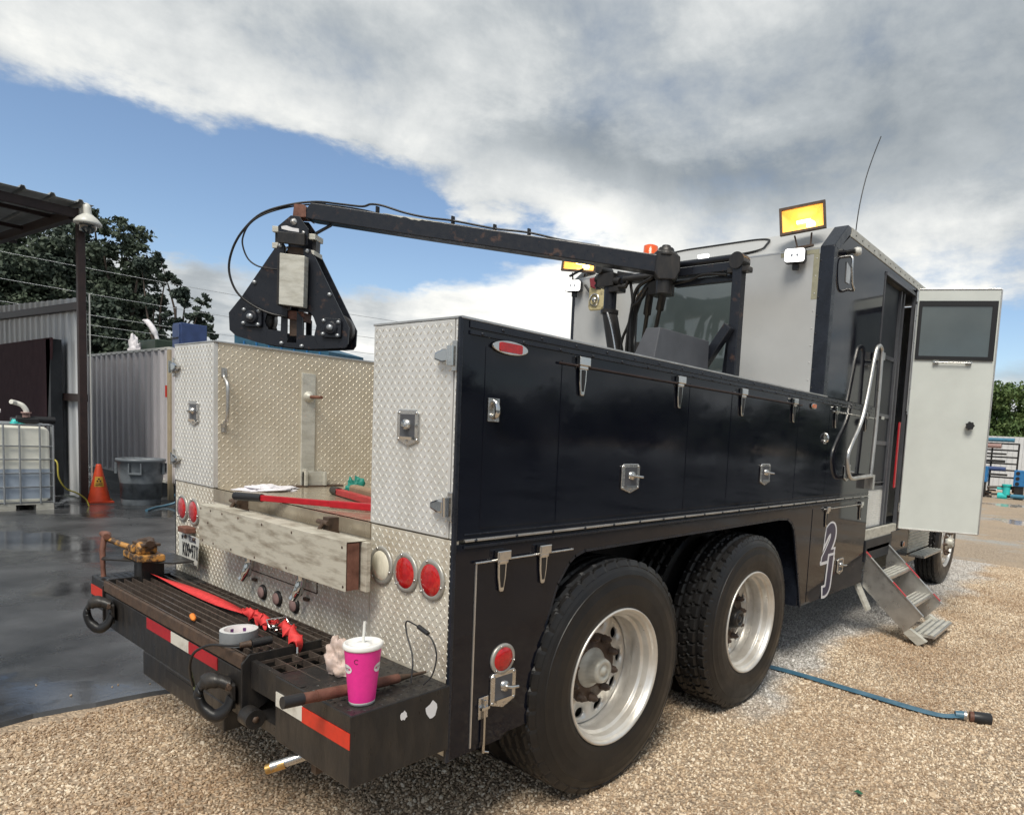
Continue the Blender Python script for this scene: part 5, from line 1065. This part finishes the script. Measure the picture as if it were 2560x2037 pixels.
MB().tube([(3.545, 2.888, .030), (3.56, 2.892, .030)], .029, 14).build('hose_clamp', alu, HO); MB().tube([(3.575, 2.896, .030), (3.60, 2.905, .030)], .031, 14).build('hose_ring', rustbr, HO); MB().tube([(3.595, 2.905, .030), (3.68, 2.935, .030), (3.685, 2.937, .030)], [.034, .037, .030], 14).build('hose_coupling', blackpl, HO)
b = MB().add([(3.34, 1.57, .018), (3.375, 1.56, .02), (3.38, 1.585, .016), (3.35, 1.60, .018)], [(0, 1, 2, 3)]); tag(b.build('green_scrap', mat('green_scrap', (.02, .12, .06), .3)), 'small dark green scrap lying on the gravel', 'scrap')

# ------------------------------------------------------------------ trees
def leaves(name, clumps, n, size, M, parent, seed, flat=.75):
    rng = np.random.default_rng(seed); C_ = np.array([c[:3] for c in clumps]); Rr = np.array([c[3] for c in clumps]); wgt = Rr ** 2 / (Rr ** 2).sum()
    idx = rng.choice(len(C_), n, p=wgt); d = rng.normal(size=(n, 3)); d /= np.linalg.norm(d, axis=1)[:, None]
    rad = rng.random(n) ** .5 * (1 + .5 * rng.random(n) ** 4); ctr = C_[idx] + d * (Rr[idx] * rad)[:, None] * np.array([1, 1, flat])
    a = rng.normal(size=(n, 3)); a /= np.linalg.norm(a, axis=1)[:, None]; b = np.cross(a, rng.normal(size=(n, 3))); b /= np.linalg.norm(b, axis=1)[:, None]
    s = size * (.6 + .8 * rng.random(n))[:, None]
    V = np.stack([ctr - a * s, ctr + b * s * .55, ctr + a * s, ctr - b * s * .55], 1).reshape(-1, 3)
    me = bpy.data.meshes.new(name); me.vertices.add(4 * n); me.vertices.foreach_set('co', V.ravel().astype(np.float32)); me.loops.add(4 * n); me.loops.foreach_set('vertex_index', np.arange(4 * n, dtype=np.int32))
    me.polygons.add(n); me.polygons.foreach_set('loop_start', np.arange(0, 4 * n, 4, dtype=np.int32)); me.polygons.foreach_set('loop_total', np.full(n, 4, dtype=np.int32)); me.materials.append(M); me.update(calc_edges=True)
    o = bpy.data.objects.new(name, me); COL.objects.link(o); par(o, parent); o['kind'] = 'stuff'; return o
def tree(base, tips, label, M, n, size, cr_=1.1, seed=1, trunk_r=.28, name='oak_tree', group='trees beyond the fence', fill=0):
    # tips: crown lobes (x, y, z, r); limbs run from the trunk to every lobe
    random.seed(seed); t = empty(name, base, label, 'tree', group); bx_, by_, _ = base
    zmax = max(q[2] for q in tips); top = Vector((sum(q[0] for q in tips) / len(tips), sum(q[1] for q in tips) / len(tips), zmax * .75))
    b = MB(); p0 = Vector(base); tr = [p0, p0.lerp(top, .35) + Vector((.15, .1, 0)), p0.lerp(top, .7), top]; b.tube(catmull(tr, 4), [trunk_r * (1 - .07 * i) for i in range(13)], 8)
    for q in tips:
        f = .3 + .4 * random.random(); s = p0.lerp(top, f); m_ = s.lerp(Vector(q[:3]), .55) + Vector((random.uniform(-.4, .4), random.uniform(-.4, .4), -.3)); b.tube(catmull([s, m_, Vector(q[:3])], 4), [.11 * trunk_r / .28 * (1 - .1 * i) for i in range(9)], 5)
    b.build('trunk', bark, t, kind='stuff')
    cl = []
    for q in tips:
        k = max(9, int(20 * q[3] / 1.2))
        for i in range(k):
            d = Vector((random.gauss(0, 1), random.gauss(0, 1), random.gauss(0, .8))).normalized() * q[3] * random.uniform(.3, 1.25); cl.append((q[0] + d.x, q[1] + d.y, q[2] + d.z * .9, q[3] * random.uniform(.16, .5)))
    leaves('crown', cl, n, size, M, t, seed); return t
def pt(x, y, depth):
    # unused far-field helper kept simple: direction through the yard towards azimuth/elevation
    return None
# left group behind the shed and fence (distances about 30 m)
tree((-33, 5.0, 0), [(-33.5, 4.6, 6.6, 1.9), (-32.4, 5.6, 7.3, 1.3), (-33.5, 5.2, 8.1, .7), (-32.2, 6.2, 5.4, 1.9), (-34.3, 3.8, 5.6, 1.7), (-31.6, 6.5, 7.0, .9), (-33.4, 4.6, 4.0, 2.0), (-32.6, 5.0, 8.0, .6)], 'dark broad tree rising left of the brown post', leaf_dark, 42000, .095, seed=2)
tree((-32, 7.0, 0), [(-31.9, 7.0, 8.6, .75), (-31.7, 7.2, 9.2, .55), (-32.1, 6.8, 7.6, 1.2), (-31.6, 7.6, 6.6, 1.5), (-32.4, 6.4, 6.0, 1.7), (-31.3, 8.0, 5.2, 1.7), (-31.9, 7.1, 4.2, 1.9), (-31.4, 7.5, 9.5, .35)], 'dark pointed tree directly behind the brown post', leaf_dark2, 38000, .095, seed=4, name='pine_tree')
tree((-29.5, 8.0, 0), [(-30.4, 7.5, 8.1, .75), (-29.9, 8.2, 8.5, .85), (-29.4, 8.5, 7.6, .6), (-30.4, 7.6, 6.6, 1.2), (-29.7, 8.1, 6.4, .9), (-30.5, 7.5, 5.0, 1.4), (-29.6, 8.2, 5.0, 1.1), (-29.9, 8.0, 3.8, 1.4)], 'dense dark tree between the brown post and the forked tree', leaf_dark, 28000, .09, seed=6)
tree((-27.6, 9.0, 0), [(-28.5, 8.3, 7.2, .50), (-27.9, 8.9, 6.9, .42), (-27.2, 9.4, 6.3, .48), (-26.9, 9.7, 5.5, .42), (-28.2, 8.6, 5.9, .55), (-26.6, 9.9, 4.8, .34), (-27.5, 9.1, 5.0, .5), (-28.2, 8.5, 4.4, .7), (-26.8, 9.7, 3.8, .4), (-27.6, 9.0, 3.5, .6), (-28.1, 8.8, 7.7, .25), (-26.7, 9.9, 6.1, .28)], 'airy tree with forked pale limbs right of the dark trees', leaf_dark2, 13000, .08, seed=8, trunk_r=.20)
tree((-46, 8, 0), [(-46, 7, 5, 3.2), (-44, 11, 4.6, 2.8), (-42, 14, 4.0, 2.4), (-48, 3, 5.5, 3.)], 'far dark tree low behind the others', leaf_dark, 9000, .22, seed=9)
tree((-3.4, 44, 0), [(-3.8, 43.5, 5.0, 1.4), (-3.0, 44.3, 4.4, 1.5), (-2.4, 44.8, 5.3, .7), (-3.6, 43.8, 3.0, 1.8), (-1.6, 45.2, 4.6, .9), (-1.6, 45.4, 3.0, 1.6)], 'bright green tree beside the open white door', leaf_bright, 24000, .10, seed=12, name='willow_tree', group='trees past the pipe yard')
tree((.6, 47, 0), [(.2, 46.5, 4.2, 1.4), (1.4, 47, 4.4, 1.3), (.6, 47, 2.8, 1.9), (2.8, 47, 3.6, 1.7)], 'darker green tree at the right edge over the pipe rack', leaf_dark, 20000, .11, seed=13, group='trees past the pipe yard')

# ------------------------------------------------------------------ open shed on the left
SHD = empty('open_shed', (-12, 0, 0), 'open steel shed with dark corrugated roof and brown posts', 'shed')
ux = Vector((-.9993, -.0385, 0))     # the shed's long direction, away from the post
def sp(s, dy, z): return Vector((-9.33, 1.80, 0)) + ux * s + Vector((0, dy, z))
MB().box(-9.385, -9.275, 1.76, 1.86, 0, 4.62).build('post', redbrown, SHD, .008)
MB().box(-15.0, -14.86, 1.50, 1.60, 0, 4.80).build('post', redbrown, SHD, .008); MB().box(-9.385, -9.275, -7.2, -7.1, 0, 4.6).build('post', redbrown, SHD, .008)
def sheet(p0, p1, z0a, z1a, z0b, z1b, name, M, parent, pitch=.2, depth=.025, nrm=(0, -1, 0), ribw=.28, single=True):
    # trapezoidal corrugated sheet from p0 to p1 (plan), bottoms and tops given at both ends
    p0, p1 = Vector((*p0, 0)), Vector((*p1, 0)); Ln = (p1 - p0).length; n = max(1, int(Ln / pitch)); nv = Vector(nrm); v = []; k = []
    for i in range(n):
        for fr, h in ((0, 0), (.5 - ribw / 2 - .08, 0), (.5 - ribw / 2, 1), (.5 + ribw / 2, 1), (.5 + ribw / 2 + .08, 0)): k.append(((i + fr) / n, h))
    k.append((1, 0)); b = MB()
    for t, h in k:
        q = p0.lerp(p1, t) + nv * depth * h; v += [q + Vector((0, 0, z0a + (z0b - z0a) * t)), q + Vector((0, 0, z1a + (z1b - z1a) * t))]
    b.add(v, [(2 * i, 2 * i + 2, 2 * i + 3, 2 * i + 1) for i in range(len(k) - 1)]); return b.build(name, M, parent)
# wall under the eave: upper and lower panel sheets
for i in range(6):
    s0, s1 = .08 + i * 1.0, .08 + (i + 1) * 1.0; a0, a1 = sp(s0, .10, 0), sp(s1, .10, 0); sheet((a0.x, a0.y), (a1.x, a1.y), .05, 3.30 + .035 * s0, .05, 3.30 + .035 * s1, 'wall_sheet', concrete_w, SHD, pitch=.33, depth=.03, ribw=.22)
p, q = sp(.0, .04, 3.15), sp(6.2, .04, 3.27); MB().bar(p, q, .08, .12).build('girt', redbrown, SHD, .004); p, q = sp(.0, .04, 1.70), sp(6.2, .04, 1.72); MB().bar(p, q, .08, .12).build('girt', redbrown, SHD, .004)
MB().box(-9.345, -9.30, 1.90, 1.915, 0.02, 3.345).build('end_trim', ivory, SHD)
MB().prism([(-15.2, 2.69), (-10.15, 2.655), (-10.15, 2.55), (-10.42, 1.2), (-10.5, .1), (-15.2, .1)], 'y', 1.60, 1.63).build('hanging_tarp', maroon, SHD)
MB().box(-10.45, -10.2, 1.60, 1.75, .05, 2.64).build('dark_panel', dark_int, SHD)
# roof
zr0, zr1 = 4.70, 4.95
p, q = sp(.1, -.05, 4.53), sp(8, -.05, 4.78); MB().bar(p, q, .10, .15).build('eave_beam', redbrown, SHD, .004)
MB().box(-9.34, -9.26, -7.2, 1.85, 4.47, 4.60).build('roof_beam', redbrown, SHD, .004)
for i in range(5): MB().box(-16.5, -9.30, .55 - i * 1.5, .61 - i * 1.5, 4.50, 4.66).build('purlin', redbrown, SHD)
for i in range(4): MB().box(-10.4 - i * 1.5, -10.34 - i * 1.5, -7.2, 1.8, 4.60, 4.66).build('rafter', redbrown, SHD)
for i in range(9):
    y1 = 1.92 - i * 1.0; b = MB(); v = []; k = []
    for j in range(3):
        for fr, h in ((0, 0), (.36, 0), (.42, 1), (.54, 1), (.60, 0)): k.append(((j + fr) / 3, h))
    k.append((1, 0))
    for t, h in k: y_ = y1 - t * .999; z_ = 4.665 + .045 * h; v += [(-9.06, y_, z_), (-16.6, y_, z_ + .26)]
    b.add(v, [(2 * m_, 2 * m_ + 1, 2 * m_ + 3, 2 * m_ + 2) for m_ in range(len(k) - 1)]); so = b.build('roof_sheet', roofm, SHD); mo = so.modifiers.new('thick', 'SOLIDIFY'); mo.thickness = .006
# dome camera on the corner of the shed
SC = empty('security_camera', (-9.1, 1.84, 4.4), 'white dome security camera on the corner of the shed roof', 'security camera')
b = MB().tube(catmull([(-9.22, 1.84, 4.48), (-9.17, 1.84, 4.62), (-9.09, 1.84, 4.63), (-9.06, 1.84, 4.50)], 5), .05, 12); b.build('camera_arm', ivory, SC)
MB().lathe([(.0, .12), (.06, .12), (.13, .06), (.175, .0), (.175, -.035), (.0, -.035)], (-9.06, 1.84, 4.39), 'z', 24).build('camera_hood', ivory, SC); MB().lathe([(.11, 0), (.105, -.06), (.06, -.12), (0, -.14)], (-9.06, 1.84, 4.355), 'z', 20).build('camera_dome', glassdark, SC)
MB().box(-9.27, -9.21, 1.78, 1.90, 4.28, 4.62).build('camera_bracket', ivory, SC, .006)

# ------------------------------------------------------------------ fence behind
FN = empty('corrugated_fence', (-11.5, 3, 0), 'grey corrugated metal fence between the shed and the truck', 'fence')
for i in range(6): sheet((-14.0 + i * .96, 3.0), (-14.0 + (i + 1) * .96, 3.0), .33, 2.63, .33, 2.63, 'fence_sheet', fence_m, FN, pitch=.31, depth=.04, ribw=.3)
for i in range(2): sheet((-8.24 + i * .96, 3.03), (-8.24 + (i + 1) * .96, 3.03), .33, 2.60, .33, 2.60, 'fence_sheet', fence_m, FN, pitch=.31, depth=.04, ribw=.3)
MB().box(-14.1, -9.2, 2.96, 3.03, 2.615, 2.66).build('top_cap', ivory, FN); MB().box(-14.1, -.6, 2.975, 3.02, .30, .36).build('bottom_rail', ivory, FN)
MB().box(-9.21, -9.10, 2.93, 2.99, .0, 2.60).build('gate_post', mat('cream_post', (.42, .35, .24), .5, var=.15, vscale=6), FN, .004); MB().box(-9.40, -9.39, 2.96, 2.97, .9, 2.5).build('seam_strip', ink, FN)
MB().box(-9.30, -9.24, 2.93, 2.96, 1.80, 2.0).build('red_reflector', orangetape, FN)
MB().box(-14.1, -.6, 3.10, 3.14, 0, .30).build('base_board', dark_int, FN)

# ------------------------------------------------------------------ liquid tote by the shed
TK = empty('liquid_tote', (-9.1, .75, 0), 'white caged liquid tote on a pallet at the left edge', 'tank')
tx0, tx1, ty0, ty1 = -9.72, -8.53, .27, 1.27
MB().prism(rr(ty0 + .03, ty1 - .03, .62, 1.24, .09, 5)[:0] + [(p[0], p[1]) for p in rr(ty0 + .03, ty1 - .03, .14, 1.235, .09, 5)], 'x', tx0 + .03, tx1 - .03).build('tank_bottle', tankm, TK, .03)
MB().box(tx1 - .0305, tx1 - .028, ty0 + .04, ty1 - .04, .19, .62).build('liquid_level', tankblue, TK)
cg = MB()
for z in (.14, .36, .56, .76, .95, 1.255): cg.tube([(tx1, ty0, z), (tx1, ty1, z), (tx0, ty1, z), (tx0, ty0, z), (tx1, ty0, z)], .011, 6)
for y in (ty0, .40, .56, .73, .90, 1.12, ty1): cg.tube([(tx1 + .004, y, .12), (tx1 + .004, y, 1.26)], .012, 6)
for x in np.linspace(tx0, tx1 - .1, 6): cg.tube([(float(x), ty1 + .004, .12), (float(x), ty1 + .004, 1.26)], .012, 6)
for x in np.linspace(tx0 + .2, tx1 - .2, 3): cg.tube([(float(x), ty0, 1.265), (float(x), ty1, 1.265)], .012, 6)
cg.build('cage', galv, TK, kind='stuff')
b = MB().box(tx0, tx1, ty0, ty1, .10, .13).box(tx1 - .14, tx1, ty1 - .20, ty1, .0, .10).box(tx1 - .14, tx1, ty0, ty0 + .20, .0, .10).box(tx1 - .14, tx1, .65, .85, .0, .10).box(tx0, tx0 + .14, ty1 - .2, ty1, 0, .10).box(tx0, tx0 + .14, ty0, ty0 + .2, 0, .10); b.build('pallet', alu_old, TK, .004, kind='stuff')
PM = empty('pump', (-8.95, .95, 1.27), 'black pump with a bent white outlet pipe on top of the tote', 'pump')
MB().tube(catmull([(-8.75, 1.02, 1.40), (-8.75, 1.02, 1.46), (-8.76, .98, 1.53), (-8.78, .92, 1.56), (-8.74, .86, 1.575)], 5), .033, 12).build('outlet_pipe', pvc, PM)
MB().lathe([(.045, 0), (.045, .05), (.06, .055), (.06, .075), (.0, .075)], (-8.75, 1.02, 1.36), 'z', 16).build('pipe_collar', pinkish, PM)
MB().box(-8.98, -8.62, .88, 1.14, 1.275, 1.35).cyl((-8.8, .92, 1.33), (-8.8, 1.35, 1.33), .05, 12).build('pump_body', blackpl, PM, .015, kind='stuff')
tag(MB().cyl((-8.72, .20, 1.42), (-8.72, .74, 1.44), .028, 12).build('white_pipe', pvc), 'straight white pipe lying above the tote at the left edge', 'pipe')
b = crumple((-8.66, .90, 1.265), .05, .09, .06, 3.3, 14); tag(b.build('tank_cap', turq), 'white and green cap bundle on the tote top', 'cap')
tag(MB().tube(catmull([(-8.5, 1.28, .76), (-8.46, 1.30, .70), (-8.45, 1.31, .50), (-8.5, 1.40, .33), (-8.6, 1.55, .25), (-8.7, 1.68, .14), (-8.7, 1.72, .03)], 5), .011, 6).build('yellow_hose', mat('yellow_hose_m', (.40, .34, .06), .5)), 'thin yellow hose hanging from the tote cage', 'hose')
# cone, second cone, bin, jack stand, hose scraps
def cone(loc, label, M=conem, lab=True, h=.62):
    o = empty('traffic_cone', loc, label, 'cone', 'cones by the shed')
    MB().lathe([(.155, .0), (.150, .03), (.0375, h - .02), (.03, h), (0, h)], (0, 0, 0), 'z', 24).build('cone_shell', M, o); MB().box(-.16, .16, -.16, .16, 0, .022).build('cone_base', M, o)
    if lab:
        va = math.atan2(CAMLOC.y - loc[1], CAMLOC.x - loc[0]); b = MB(); v = []; K = 6
        for z in (.26, .42):
            for k in range(K + 1): a = va + (-.62 + 1.24 * k / K) * (1 if z < .3 else 1.1); r_ = .150 + (.0375 - .150) * (z - .03) / (h - .05) + .002; v.append((r_ * math.cos(a), r_ * math.sin(a), z))
        b.add(v, [(k, k + 1, K + 2 + k, K + 1 + k) for k in range(K)]); b.build('caution_label', yellowm, o)
        b = MB(); rr0 = .150 - .1125 * (.34 - .03) / (h - .05) + .006
        for k in range(3):
            a0 = R(90 + 120 * k); v = [(va, .36)]
            c0 = Vector((rr0 * math.cos(va), rr0 * math.sin(va), .365)); t_ = Vector((-math.sin(va), math.cos(va), 0)); n_ = Vector((math.cos(va), math.sin(va), 0)) * .002
            pts = [c0 + n_ + t_ * .010 * math.cos(a0 + d) + Vector((0, 0, .010 * math.sin(a0 + d))) for d in (-.5, .5)] + [c0 + n_ + t_ * .034 * math.cos(a0 + d) + Vector((0, 0, .034 * math.sin(a0 + d))) for d in (.5, 0, -.5)]
            b.add(pts, [(0, 1, 2, 3, 4)])
        for zz_ in (.315, .295, .278): b.add([c0 * 1 + n_ * 5 + t_ * u + Vector((0, 0, zz_ - .365 + w)) for u, w in ((-.045, 0), (.045, 0), (.045, .008), (-.045, .008))], [(0, 1, 2, 3)])
        b.build('trefoil_print', ink, o, kind='stuff')
    for ch in o.children: ch.matrix_parent_inverse = Matrix()
    return o
cone((-9.27, 1.99, .022), 'orange traffic cone with yellow radiation label beside the shed post')
cone((-9.62, 2.06, .022), 'worn yellow cone half hidden behind the orange cone', yellowm, False, .52)
BN = empty('trash_bin', (-8.77, 2.42, .022), 'grey round plastic trash bin standing before the fence', 'trash bin')
MB().lathe([(.255, 0), (.262, .02), (.275, .30), (.305, .52), (.318, .70), (.335, .705), (.335, .745), (.322, .75), (.30, .71), (.27, .1), (.0, .06)], (-8.77, 2.42, .022), 'z', 36).build('bin_body', trashm, BN)
va = math.atan2(CAMLOC.y - 2.42, CAMLOC.x + 8.77)
for da in (-.25, 1.35, -1.8): a_ = va + da; b = MB().box(0, .035, -.09, .09, .50, .53).box(0, .035, -.09, -.07, .53, .68).box(0, .035, .07, .09, .53, .68); b.build('bin_handle', trashm, BN, .004, at=(-8.77 + .30 * math.cos(a_), 2.42 + .30 * math.sin(a_), .022), rot=a_, kind='stuff')
JS = MB().bar((-9.15, 2.45, .02), (-9.02, 2.52, .42), .03, .03).bar((-8.98, 2.40, .02), (-9.02, 2.52, .42), .03, .03).bar((-9.2, 2.62, .02), (-9.02, 2.52, .42), .03, .03).box(-9.12, -8.95, 2.45, 2.58, .40, .50)
tag(JS.build('jack_stand', blackst, None, .008), 'black jack stand between the cone and the bin', 'jack stand'); JS = COL.objects.get('jack_stand'); JS['kind'] = 'thing'
tag(MB().tube(catmull([(-8.30, 2.75, .22), (-8.25, 2.75, .10), (-8.28, 2.6, .04), (-8.1, 2.4, .035), (-7.8, 2.2, .035)], 5), .02, 8).build('blue_hose', hoseblue), 'blue hose lying on the asphalt right of the bin', 'hose')
# things showing above the fence
GC = MB().box(-15.0, -13.2, 4.0, 5.0, 0, 3.12); tag(GC.build('green_container', mat('dark_green', (.03, .05, .035), .5, var=.2), None, .02), 'dark green container showing above the fence', 'container')
b = crumple((-14.0, 3.85, 2.72), .22, .12, .42, 6.6, 16); tag(b.build('white_bag', ragw), 'crumpled white bag heaped on the dark green container', 'bag')
b = MB().tube(catmull([(-13.9, 4.0, 3.55), (-13.7, 4.0, 3.52), (-13.5, 4.05, 3.35), (-13.42, 4.1, 3.15), (-13.4, 4.1, 3.05)], 5), [.03] * 5 + [.06] * 8 + [.04] * 8, 8); tag(b.build('plastic_sheet', ragw), 'strip of white plastic sheet hanging on the dark pile', 'sheet')
tag(MB().box(-13.3, -11.9, 4.0, 4.3, 2.80, 2.88).build('steel_angle', galv), 'pale steel bars stacked along the fence top', 'bars')
BB = empty('blue_bin', (-11.9, 4.4, 0), 'blue painted steel bin rising above the fence left of the truck', 'container')
MB().box(-12.22, -11.85, 4.0, 4.02, 2.6, 3.36).build('bin_front', bluepaint, BB); MB().box(-12.25, -11.80, 4.02, 4.5, 0, 3.40).build('bin_shell', bluepaint, BB, .01)
MB().box(-12.20, -11.88, 3.985, 3.999, 3.08, 3.10).build('bin_rib', ink, BB)
TL = empty('teal_container', (-15.5, 8, 0), 'teal blue steel container far behind the bed wall', 'container')
MB().add([(-17.2, 7.2, 0), (-14.5, 8.6, 0), (-14.5, 8.6, 3.5), (-16.0, 7.82, 4.0), (-17.2, 7.2, 4.05), (-17.6, 8.5, 0), (-14.9, 9.9, 0), (-14.9, 9.9, 3.5), (-17.6, 8.5, 4.05)], [(0, 1, 2, 3, 4), (5, 8, 7, 6), (4, 3, 2, 7, 8), (0, 4, 8, 5), (1, 6, 7, 2)]).build('container_body', tealpaint, TL)
for i in range(7): MB().bar((-16.9 + i * .36, 7.34 + i * .187, 3.2), (-16.9 + i * .36, 7.34 + i * .187, 3.72 - i * .04), .05, .03).build('container_rib', valveblue, TL)
# overhead wires and a far pole
PO = tag(MB().cyl((-25, 11.6, 0), (-25, 11.6, 6.4), .16, 10).build('utility_pole', bark), 'dark utility pole standing in the airy tree', 'pole')
for i, (z0, z1) in enumerate(((7.2, 4.9), (6.3, 4.2), (5.5, 3.7), (5.1, 3.5), (4.7, 3.3))):
    p = catmull([(-30, -6, z0), (-22, 10, (z0 + z1) / 2 - .25), (-14, 26, z1 + .4)], 8)
    w_ = tag(MB().tube(p, .008, 4).build('overhead_wire', galv), ('topmost thin overhead wire against the dark trees', 'second overhead wire from the top before the trees', 'middle one of the five overhead wires', 'second overhead wire from the bottom', 'lowest overhead wire just over the fence')[i], 'wire', 'overhead wires')

# ------------------------------------------------------------------ pipe yard on the right, far off
RK = empty('pipe_rack', (-1.5, 27.8, 0), 'black steel pipe rack behind the open door', 'rack')
for x in (-3.0, -.42, .49): MB().box(x - .03, x + .03, 27.75, 27.81, 0, 2.12).build('upright', blackst, RK)
for z in (2.10, 1.85, 1.58, 1.33, 1.08, .8): MB().box(-3.0, .49, 27.76, 27.80, z - .03, z + .03).build('arm', blackst, RK)
def pipe(x0, x1, z, r_, M, label): tag(MB().cyl((x0, 27.68, z), (x1, 27.68, z), r_, 12).build('pipe', M), label, 'pipe', 'pipes on the rack')
pipe(-2.8, .33, 2.24, .075, pipeblue, 'long pale blue pipe on top of the rack'); pipe(-2.6, -.1, 2.0, .09, pinkish, 'pinkish primer pipe below the blue one'); pipe(-2.5, .1, 1.70, .035, blackst, 'thin black pipe in the middle of the rack'); pipe(-2.5, .08, 1.42, .05, blackst, 'thick black pipe under the thin one'); pipe(-2.4, .12, 1.12, .085, bluepaint, 'dull blue pipe low on the rack'); pipe(-2.4, .2, .9, .04, blackst, 'black pipe lowest on the rack')
for x, h, l_ in ((-.68, 1.2, 'blue valve block with round ports beside the door edge'), (.62, 1.12, 'blue valve block with round ports at the right edge')):
    o = empty('valve_block', (x, 27.5, 0), l_, 'valve', 'valve blocks in the pipe yard'); MB().box(x - .16, x + .25, 27.35, 27.65, h - .62, h).build('block_body', valveblue, o, .03)
    for k in range(3): MB().cyl((x - .02, 27.34, h - .12 - k * .2), (x - .02, 27.36, h - .12 - k * .2), .07, 14).build('port', ink, o)
    MB().box(x - .1, x + .2, 27.4, 27.6, 0, h - .62).build('block_stand', blackst, o)
TV = empty('turquoise_valve', (.2, 27.4, 0), 'bright turquoise valve body standing on the ground', 'valve')
MB().cyl((.26, 27.4, .16), (.26, 27.4, .50), .13, 16).cyl((.26, 27.4, .50), (.26, 27.4, .56), .17, 16).build('valve_bonnet', turq, TV, .01, kind='stuff'); MB().cyl((-.02, 27.4, .10), (.30, 27.4, .10), .13, 16).build('valve_body', turq, TV, .02); MB().cyl((-.06, 27.4, .38), (.2, 27.4, .38), .045, 10).build('valve_port', turq, TV)
tag(MB().cyl((.42, 27.4, .12), (.95, 27.4, .12), .08, 12).build('coupling', pipeblue), 'pale blue pipe coupling right of the turquoise valve', 'pipe fitting')
tag(MB().cyl((.42, 27.65, .36), (.8, 27.65, .36), .13, 12).build('flange', rustbr), 'brown flanged fitting behind the pale blue coupling', 'pipe fitting')
b = MB()
random.seed(11)
for i in range(30): x = random.uniform(-2.6, .1); z = random.uniform(.05, .55); b.cyl((x, 27.6 + random.uniform(-.2, .3), z), (x + random.uniform(.2, .7), 27.6, z + random.uniform(-.05, .05)), random.uniform(.03, .07), 8, random.choice([blackst, rusty, grate_m]))
b.build('pipe_scrap', None, kind='stuff')
WL = empty('white_wall', (0, 34, 0), 'white corrugated metal wall beyond the pipe rack', 'wall')
for i in range(14): sheet((-9 + i * 1.2, 34), (-9 + (i + 1) * 1.2, 34), 0, 2.55, 0, 2.55, 'wall_sheet', mat('white_sheet', (.62, .63, .64), .5, var=.06, vscale=2), WL, pitch=.2, depth=.03)
# far treeline that closes the yard on every other side (mirrored in the truck's paint)
cl = []
random.seed(21)
for i in range(130):
    a = R(-20 + i * 1.9); d = 46 + random.uniform(-4, 5); cl.append((math.sin(a) * d + 4, math.cos(a) * d, random.uniform(1.2, 4.2), random.uniform(1.6, 2.8)))
cl = [c for c in cl if not (c[0] < 6 and c[1] > 30)]
leaves('far_treeline', cl, 52000, .30, leaf_dark, None, 31)
RH = empty('warehouse', (30, 8, 0), 'low pale warehouse across the yard, seen only as a reflection', 'building')
MB().box(28, 36, -6, 22, 0, 3.0).build('warehouse_wall', boxpaint, RH); MB().box(27.6, 36, -6.4, 22.4, 3.0, 3.25).build('warehouse_roof', roofm, RH)
